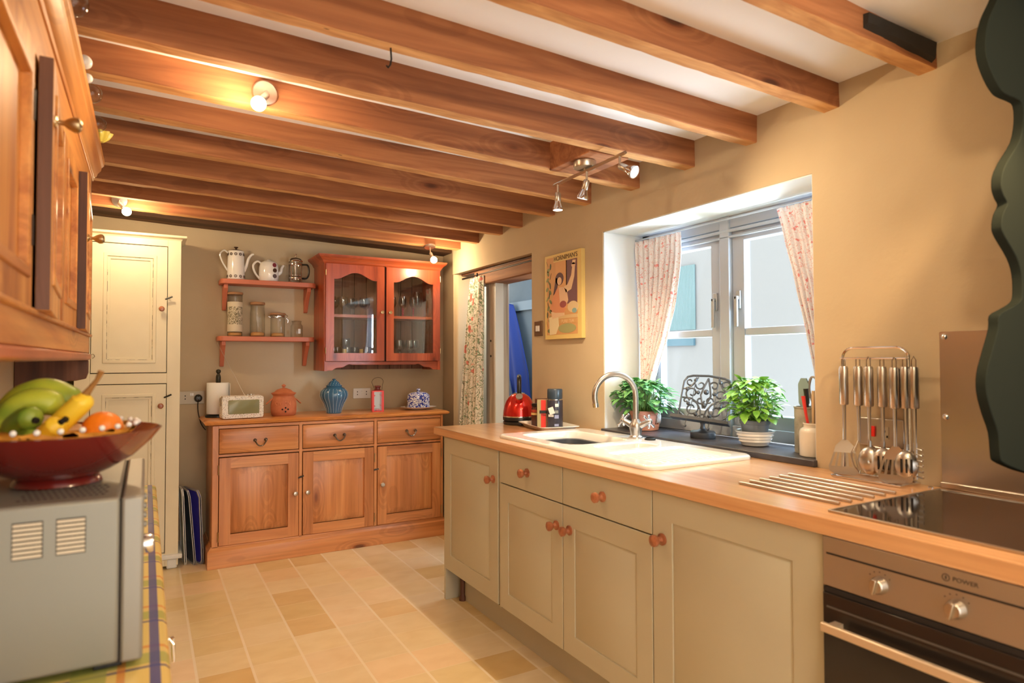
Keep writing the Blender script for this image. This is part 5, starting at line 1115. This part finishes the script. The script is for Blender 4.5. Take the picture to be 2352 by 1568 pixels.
t=thing('oven',(1.69,.66,.15),'built-in stainless steel oven with two round knobs and a dark glass door','oven')
MB().box(1.402,1.97,.362,.956,.15,.862).build('oven_body',m_gap,t)
MB().box(1.386,1.402,.362,.957,.752,.8655).build('control_panel',m_ovsteel,t,bevel=.0015)
MB().box(1.3852,1.388,.362,.948,.826,.830).build('vent_slot',m_gap,t)
for y in (.823,.671,.50):
    k=MB().lathe([(.019,0),(.019,-.003),(.017,-.006),(.0165,-.016),(.014,-.019),(.001,-.019)],(1.386,y,.790),'x',28).build('control_knob',m_nickel,t)
    q=MB(); q.m=Matrix.Translation((1.3680,y,.790))@Matrix.Rotation(.25,4,'X'); q.box(-.010,.001,-.0035,.0035,-.0165,.0165).build('knob_grip',m_nickel,k,bevel=.0015)
m_print=base('panel_print',(.05,.045,.04,1),.5)
MB().lathe([(.0075,0),(.0075,-.0006),(.0058,-.0006),(.0058,0)],(1.386,.690,.846),'x',24,cap=False).build('round_emblem',m_print,t)
MB().box(1.3854,1.3862,.6885,.6915,.8425,.8495).build('emblem_bar',m_print,t)
text('lettering','POWER',.012,(1.3855,.655,.846),FACE_NX,m_print,t,.0004,(1.1,1))
for (yk,a) in [(.823,0),(.671,0)]:
    for q in range(5):
        an=math.radians(40+q*25); MB().box(1.3855,1.3862,yk+.028*math.cos(an)-.0012,yk+.028*math.cos(an)+.0012,.790+.028*math.sin(an)-.0012,.790+.028*math.sin(an)+.0012).build('dial_mark',m_print,t)
MB().box(1.380,1.402,.364,.955,.165,.738).build('door',m_ovglass,t,bevel=.002)
MB().box(1.3835,1.402,.364,.955,.739,.750).build('door_gap_shade',m_gap,t)  # dark strip painted as the shaded slit above the oven door
mh=base('oven_handle_metal',(.74,.60,.44,1),.35,.6)
MB().box(1.338,1.352,.38,.935,.662,.682).build('door_handle',mh,t,bevel=.003)
boxes('handle_mount',[(1.350,1.381,.905,.925,.665,.679),(1.350,1.381,.39,.41,.665,.679)],mh,t)
MB().box(1.3788,1.3802,.375,.945,.705,.709).build('door_trim_line',base('dark_trim_line',(.10,.09,.08,1),.3),t)
# ================================================================ SCALLOPED DARK PANEL (shelf side, right edge)
t=thing('scalloped_side_panel',(1.85,.8,.98),'dark green scalloped wall shelf side at the right edge, above the hob','panel')
k0=[(2.0,2.165),(1.74,2.165),(1.71,2.14),(1.676,2.096),(1.640,2.048),(1.620,1.998),(1.621,1.953),(1.652,1.914),(1.687,1.891),(1.718,1.886),(1.758,1.886),(1.787,1.880),(1.790,1.841),(1.769,1.790),(1.710,1.734),(1.681,1.699),(1.676,1.668),(1.688,1.647),(1.702,1.633),(1.681,1.608),(1.672,1.577),(1.686,1.556),(1.739,1.514),(1.762,1.477),(1.764,1.431),(1.750,1.411),(1.702,1.394),(1.652,1.377),(1.646,1.347),(1.614,1.292),(1.590,1.248),(1.588,1.205),(1.608,1.160),(1.635,1.115),(1.643,1.063),(1.655,1.049),(1.708,1.032),(1.749,1.021),(1.80,1.01),(2.0,1.0)]
ks=[(p.x,p.y) for p in curve([(a,b,0) for a,b in k0[1:-1]],3)]
MB().prism([k0[0]]+ks+[k0[-1]],'y',.700,.722).build('panel_board',m_darkgreen,t,bevel=.002)
MB().box(1.82,1.998,.35,.70,1.56,1.58).build('shelf_board',m_darkgreen,t)
# ================================================================ OLD PINE WALL CUPBOARD (left)
XC=-.187; hu=thing('pine_wall_cupboard',(-.3,1.9,1.28),'old pine wall cupboard along the left wall with doors standing ajar','cupboard')
Ya,Yb=.55,2.90
MB().box(XL,XC-.022,Ya,Yb-.02,1.305,1.99).build('carcass',m_gap,hu)  # near-black block stands for the shaded inside behind the ajar doors
MB().box(XL,XC,Yb-.022,Yb,1.305,1.99).build('end_panel',m_darkw,hu,bevel=.002)
MB().rects('x',[(XL,Ya,Yb+.005,1.281,1.308),(XC-.004,Ya,Yb+.005,1.281,1.308),(XC+.006,Ya,Yb+.008,1.286,1.303)]).build('bottom_board',wood('reddish_board',srgb(150,72,42),srgb(190,104,66),srgb(210,128,86),'y',.4,12,True,.08,.07,.2),hu,bevel=.003)
MB().box(XC-.022,XC,Ya,Yb-.022,1.308,1.372).build('bottom_rail',m_oldy,hu,bevel=.002)
MB().rects('y',[(Ya,XC-.002,XC+.010,1.368,1.378),(Yb-.022,XC-.002,XC+.010,1.368,1.378)]).build('rail_bead',m_oldy,hu,bevel=.003)
MB().box(XC-.022,XC,Ya,Yb-.022,1.862,1.985).build('frieze',m_oldy,hu,bevel=.002)
prof=[(XC-.01,1.968),(XC+.004,1.968),(XC+.006,1.980),(XC+.014,1.986),(XC+.018,1.998),(XC+.028,2.010),(XC+.030,2.022),(XC+.038,2.030),(XC+.040,2.048),(XC+.034,2.054),(XC-.01,2.054)]
MB().prism(prof,'y',Ya,Yb+.02).build('cornice',m_oldy,hu,bevel=.001)
MB().box(XL,XC,Ya,Yb+.01,2.040,2.053).build('top_board',m_oldy,hu)
boxes('stile',[(XC-.022,XC,1.455,1.475,1.372,1.862),(XC-.022,XC,1.902,1.943,1.372,1.862),(XC-.022,XC,Yb-.055,Yb-.022,1.372,1.862)],m_old,hu,.002)
def odoor(y0,y1,ajar,knoby,label=None):
    z0,z1=1.376,1.858; th=.024; w=.060; L=y1-y0
    Mx=Matrix.Translation((XC-th+.004,y1,0))@Matrix.Rotation(ajar,4,'Z')   # hinged at the far side y1
    def Q():
        m=MB(); m.m=Mx; return m
    d=Q().ring('x',0,th,(-L,0,z0,z1),(-L+w,-w,z0+w,z1-w)).build('door',m_old,hu,bevel=.002)
    a,b,c,e=-L+w,-w,z0+w,z1-w
    Q().box(.006,.012,a,b,c,e).build('door_panel',m_old,d)
    Q().ring('x',.010,th+.005,(a-.008,b+.008,c-.008,e+.008),(a+.012,b-.012,c+.012,e-.012)).build('panel_moulding',m_oldy,d,bevel=.003)
    if ajar: Q().box(.001,th-.001,-L-.0015,-L+.001,z0+.001,z1-.001).build('door_edge',m_darkw,d)
    if knoby is not None:
        kz=knoby; m=Q(); m.lathe([(.012,th),(.012,th+.003),(.005,th+.006),(.005,th+.016),(.010,th+.022),(.015,th+.032),(.0145,th+.040),(.008,th+.045),(.001,th+.046)],(0,-L+.030,kz),'x',24); m.build('knob',m_brass,d)
    for zz in (1.52,1.75) if not ajar else (1.46,1.77):
        m=Q(); m.box(th-.001,th+.002,-.016,-.002,zz-.028,zz+.028); m.build('strap_hinge',m_iron,d)
    return d
odoor(.98,1.453,0,None); odoor(.56,.975,0,None)
odoor(1.478,1.90,.060,1.745); odoor(1.945,2.32,0,None); odoor(2.335,2.842,.045,1.66)
cb_=[(XL+.001,1.281),(XL+.001,1.05),(XL+.035,1.09),(XL+.07,1.155),(XL+.105,1.19),(XL+.14,1.203),(XL+.185,1.205),(XL+.215,1.212),(XL+.222,1.235),(XL+.222,1.281)]
MB().prism(cb_,'y',Yb-.03,Yb).build('corbel_bracket',m_darkw,hu,bevel=.003)
# glassware standing on the cupboard
m_wg=base('white_china_bits',(.72,.70,.66,1),.25); m_yel=base('yellow_glass',(.70,.58,.10,1),.2)
for y,x,m_,lab,r in ((1.72,-.150,m_jar,'clear glass ball on top of the old pine wall cupboard, nearest the camera',.030),(2.02,-.150,m_wg,'small white china ornament on top of the pine cupboard between two glass balls',.018),(2.12,-.150,m_wg,'tiny white china ornament on top of the pine cupboard, behind a slightly larger one',.013),(2.28,-.150,m_jar,'clear glass ball on top of the old pine cupboard below a painted beam gap',.028),(2.56,-.150,m_jar,'clear glass ball on top of the old pine cupboard next to the yellow ornament',.026)):
    tag(MB().ball((x,y,2.0545+r),r,16).build('glass_ball' if m_ is m_jar else 'china_ornament',m_),lab,'ornament')
mb=MB()
for k in range(8): a=2*PI*k/8; mb.add([],[])
rings=[]
for r,z in ((.010,0),(.022,.010),(.030,.024),(.034,.034),(.032,.034),(.020,.012),(.002,.006)):
    rings.append([(-.148+r*(1+.14*math.cos(8*a))*math.cos(a),2.68+r*(1+.14*math.cos(8*a))*math.sin(a),2.0545+z) for a in [2*PI*q/48 for q in range(48)]])
tag(mb.loft(rings).build('fluted_dish',m_yel),'yellow fluted glass dish on the far end of the old pine cupboard','dish')
# ================================================================ TABLE, CLOTH, MICROWAVE, FRUIT
tb=thing('side_table',(-.19,1.9,0),'narrow drawer table along the left wall hidden under the plaid cloth','table')
boxes('drawer_body',[(-.40,.022,.80,2.97,.10,.768)],m_pine,tb,.003)
boxes('leg',[(-.39,-.34,.82,.87,0,.10),(-.04,.01,.82,.87,0,.10),(-.39,-.34,2.9,2.95,0,.10),(-.04,.01,2.9,2.95,0,.10)],m_pine,tb)
q=MB().tube([(.023,1.64,.657),(.052,1.64,.657),(.060,1.625,.650),(.060,1.625,.615),(.060,1.665,.615),(.060,1.665,.650),(.052,1.64,.657)],.0035,8).build('drawer_pull',m_chrome,tb)
n=60; L=[]
prof=[(-.405,.7685),(-.405,.7745),(-.2,.7745),(.022,.7745),(.034,.771),(.0405,.764),(.0425,.752),(.0415,.70),(.040,.62),(.039,.58),(.036,.58),(.037,.62),(.038,.70),(.0385,.752),(.0365,.763),(.031,.768),(.022,.7695)]
rings=[]
for i in range(n+1):
    y=.78+2.22*i/n; rings.append([(x+(.0022*math.sin(y*19)*min(1,max(0,(.76-z)/.12))),y,z) for x,z in prof])
o=MB().loft(rings).build('tablecloth',m_plaid,None,ang=60); tag(o,'yellow plaid oilcloth with blue stripes covering the narrow side table','tablecloth')
for v in o.data.vertices: v.co+=o.location-Vector((-.183,1.9,0))
o.location=(-.183,1.9,0)
mw=thing('microwave',(-.2,1.47,.777),'silver microwave oven seen from its vented side on the plaid cloth','microwave')
MB().box(-.398,-.034,1.24,1.71,.788,1.057).build('case',m_micro,mw,bevel=.006)
MB().box(-.0325,.0,1.24,1.71,.786,1.057).build('front_panel',m_microtop,mw,bevel=.005)
MB().box(-.036,-.031,1.243,1.707,.79,1.054).build('seam',m_gap,mw)
boxes('rubber_foot',[(-.37,-.33,1.26,1.30,.775,.789),(-.07,-.03,1.26,1.30,.775,.789),(-.37,-.33,1.65,1.69,.775,.789),(-.07,-.03,1.65,1.69,.775,.789)],m_black,mw,.002)
m_vent=base('vent_cream',(.66,.60,.48,1),.4)
for a,b in ((-.176,-.137),(-.120,-.081)):
    v_=MB().box(a,b,1.2388,1.2405,.975,1.032).build('vent_recess',m_gap,mw)
    for k in range(8):
        z=.977+k*.0070; MB().loft([[(x,1.2365,z),(x,1.239,z+.0045),(x,1.2395,z+.0040),(x,1.238,z-.0005)] for x in (a+.001,b-.001)]).build('vent_louvre',m_vent,v_)
hl=MB()
for r in range(5):
    for k in range(14):
        hl.lathe([(.0028,0),(.0028,.0006)],(-.175+k*.0088+(r%2)*.0044,1.285+r*.022,1.057),n=8)
o=hl.build('top_vent_holes',m_gap,mw); o['kind']='stuff'
MB().lathe([(.018,0),(.018,.010),(.016,.016),(.001,.017)],(.0,1.41,.935),'x',24).build('dial_knob',m_chrome,mw)
for k in range(4): MB().lathe([(.006,0),(.006,.004),(.001,.005)],(.0,1.44,.965+k*.018),'x',12).build('push_button',m_microtop,mw)
# bowl
bc=(-.138,1.437,1.0575); bw=thing('fruit_bowl',bc,'wide shallow dark red footed bowl holding fruit on the microwave','bowl')
MB().lathe([(.066,0),(.070,.002),(.068,.008),(.062,.014),(.085,.024),(.120,.045),(.150,.074),(.164,.092),(.167,.096),(.163,.097),(.146,.080),(.11,.052),(.07,.034),(.001,.028)],bc,n=64).build('dish',m_redcup,bw)
do=thing('beaded_doily',(bc[0],bc[1],bc[2]+.06),'gold net doily edged with white beads lining the fruit bowl','doily')
m_gold=base('gold_net',(.78,.34,.04,1),.5); gr=[]; NN=72; cx_,cy_=bc[0]-.015,bc[1]-.005
def dz(r): # bowl inner surface height
    pp=[(0,.028),(.07,.034),(.11,.052),(.146,.080),(.163,.097)]
    for (a,b),(c_,d_) in zip(pp,pp[1:]):
        if a<=r<=c_: return b+(d_-b)*(r-a)/(c_-a)
    return .097
for r in (.02,.07,.105,.125,.138):
    gr.append([(cx_+r*math.cos(a)*(1+.03*math.sin(14*a)*(r>.12)),cy_+r*math.sin(a)*(1+.03*math.sin(14*a)*(r>.12)),bc[2]+dz(min(.16,r+.016))+.006+(.010 if r>.12 else 0)*(.5+.5*math.sin(14*a))) for a in [2*PI*k/NN for k in range(NN)]])
o=MB().loft(gr,True).build('net_cloth',m_gold,do,ang=180); md=o.modifiers.new('s','SOLIDIFY'); md.thickness=.0015
for k in range(28):
    a=2*PI*k/28; r=.141; MB().ball((cx_+r*math.cos(a),cy_+r*math.sin(a),bc[2]+dz(.155)+.018),.0052,8).build('bead',m_ceram,do)
def banana(name,label,pts,r,mat,tip=True,group=None):
    t=thing(name,pts[0],label,'banana'); P=curve(pts,8); n=len(P)
    rs=[r*(.30+.70*min(1,(k/(n-1))/.18)**.7)*(1 if k<n*.82 else max(.34,1-.66*((k/(n-1)-.82)/.18)**1.3)) for k in range(n)]
    MB().tube(P,rs,10).build('fruit_body',mat,t,ang=60)
    d=(P[0]-P[1]).normalized(); MB().tube([P[0]+d*.001,P[0]+d*.006],[r*.30,r*.26],8).build('blossom_end',m_iron,t)
    return t,P,rs
def fruitmat(name,c1,c2,sc=9):
    m=base(name,c1,.4); g=G(m); g.col(g.ramp(g.noise(g.vec((sc,sc,sc)),1,2),[(.35,c1),(.65,c2)])); return m
m_bang=fruitmat('banana_green',(.25,.36,.03,1),(.62,.60,.05,1)); m_bany=fruitmat('banana_yellow',(.80,.52,.02,1),(.85,.62,.05,1)); m_bang2=fruitmat('banana_dark_green',(.14,.24,.02,1),(.34,.40,.04,1))
bx_,by_,bz_=bc
V=Vector
e_r=V((.868,-.496,0)); e_f=V((.496,.868,0)); B0=V(bc)
def BP(u,z,f=0): return B0+e_r*u+e_f*f+V((0,0,z))
banana('banana','large green and yellow banana arching over the left side of the fruit bowl',[BP(-.075,.085,-.035),BP(-.082,.120,-.015),BP(-.068,.152,.0),BP(-.035,.166,.01),BP(.000,.152,.02),BP(.022,.128,.03)],.026,m_bang)
banana('banana','second big greenish banana tucked behind the large arching one in the bowl',[BP(-.068,.085,-.050),BP(-.062,.118,-.040),BP(-.044,.145,-.034),BP(-.012,.150,-.02),BP(.012,.130,-.005)],.024,m_bang)
banana('banana','short dark green banana in front at the middle of the bowl',[BP(.012,.122,-.075),BP(-.008,.124,-.065),BP(-.032,.112,-.055),BP(-.050,.096,-.045)],.021,m_bang2)
banana('banana','small green banana lying lowest at the front of the bowl',[BP(.018,.090,-.080),BP(.0,.092,-.070),BP(-.025,.086,-.06),BP(-.045,.082,-.05)],.016,m_bang2)
t_,P,rs=banana('banana','bright yellow banana with a long brown stem pointing up to the right',[BP(.052,.120,-.06),BP(.030,.100,-.055),BP(.018,.098,-.045),BP(.040,.125,-.035),BP(.062,.150,-.03),BP(.068,.165,-.03)],.019,m_bany)
MB().tube([BP(.068,.163,-.03),BP(.080,.178,-.03),BP(.088,.190,-.028),BP(.095,.205,-.028)],[.007,.0048,.004,.0055],8).build('stem',base('brown_stem',(.30,.14,.03,1),.7),t_)
banana('banana','short plump yellow banana pointing right, under the stemmed one',[BP(.056,.118,-.075),BP(.040,.108,-.07),BP(.022,.092,-.065),BP(.008,.080,-.06)],.018,m_bany)
t=thing('orange',BP(.080,.062,.01),'orange at the right side of the fruit bowl','orange')
MB().ball(BP(.078,.098,.005),.034,20,.95).build('fruit_body',fruitmat('orange_peel',(.85,.22,.01,1),(.90,.28,.02,1),30),t)
t=thing('napkin',BP(-.12,.085,-.03),'crumpled cream paper napkin at the left edge of the fruit bowl','napkin')
vs=[];
for j in range(9):
    for i in range(13):
        u,v=i/12-.5,j/8-.5; p=BP(-.125+u*.07,.098+.012*math.sin(i*1.9+j)+.010*math.cos(j*2.3+i*.7),-.02+v*.06); vs.append(tuple(p))
o=MB().add(vs,[(j*13+i,j*13+i+1,(j+1)*13+i+1,(j+1)*13+i) for j in range(8) for i in range(12)]).build('paper',base('cream_napkin',(.85,.70,.58,1),.8),t,ang=180); md=o.modifiers.new('s','SOLIDIFY'); md.thickness=.002
t=thing('glass_tumbler',(-.255,1.36,1.058),'squat frosted glass tumbler on the microwave left of the bowl foot','glass')
MB().lathe([(.026,0),(.030,.004),(.034,.040),(.036,.048),(.034,.048),(.031,.006),(.001,.005)],(-.250,1.345,1.0575),n=32).build('glass_body',glassy('frosted_glass',(.9,.9,.88),(.6,.6,.58),1,.2,.08),t)
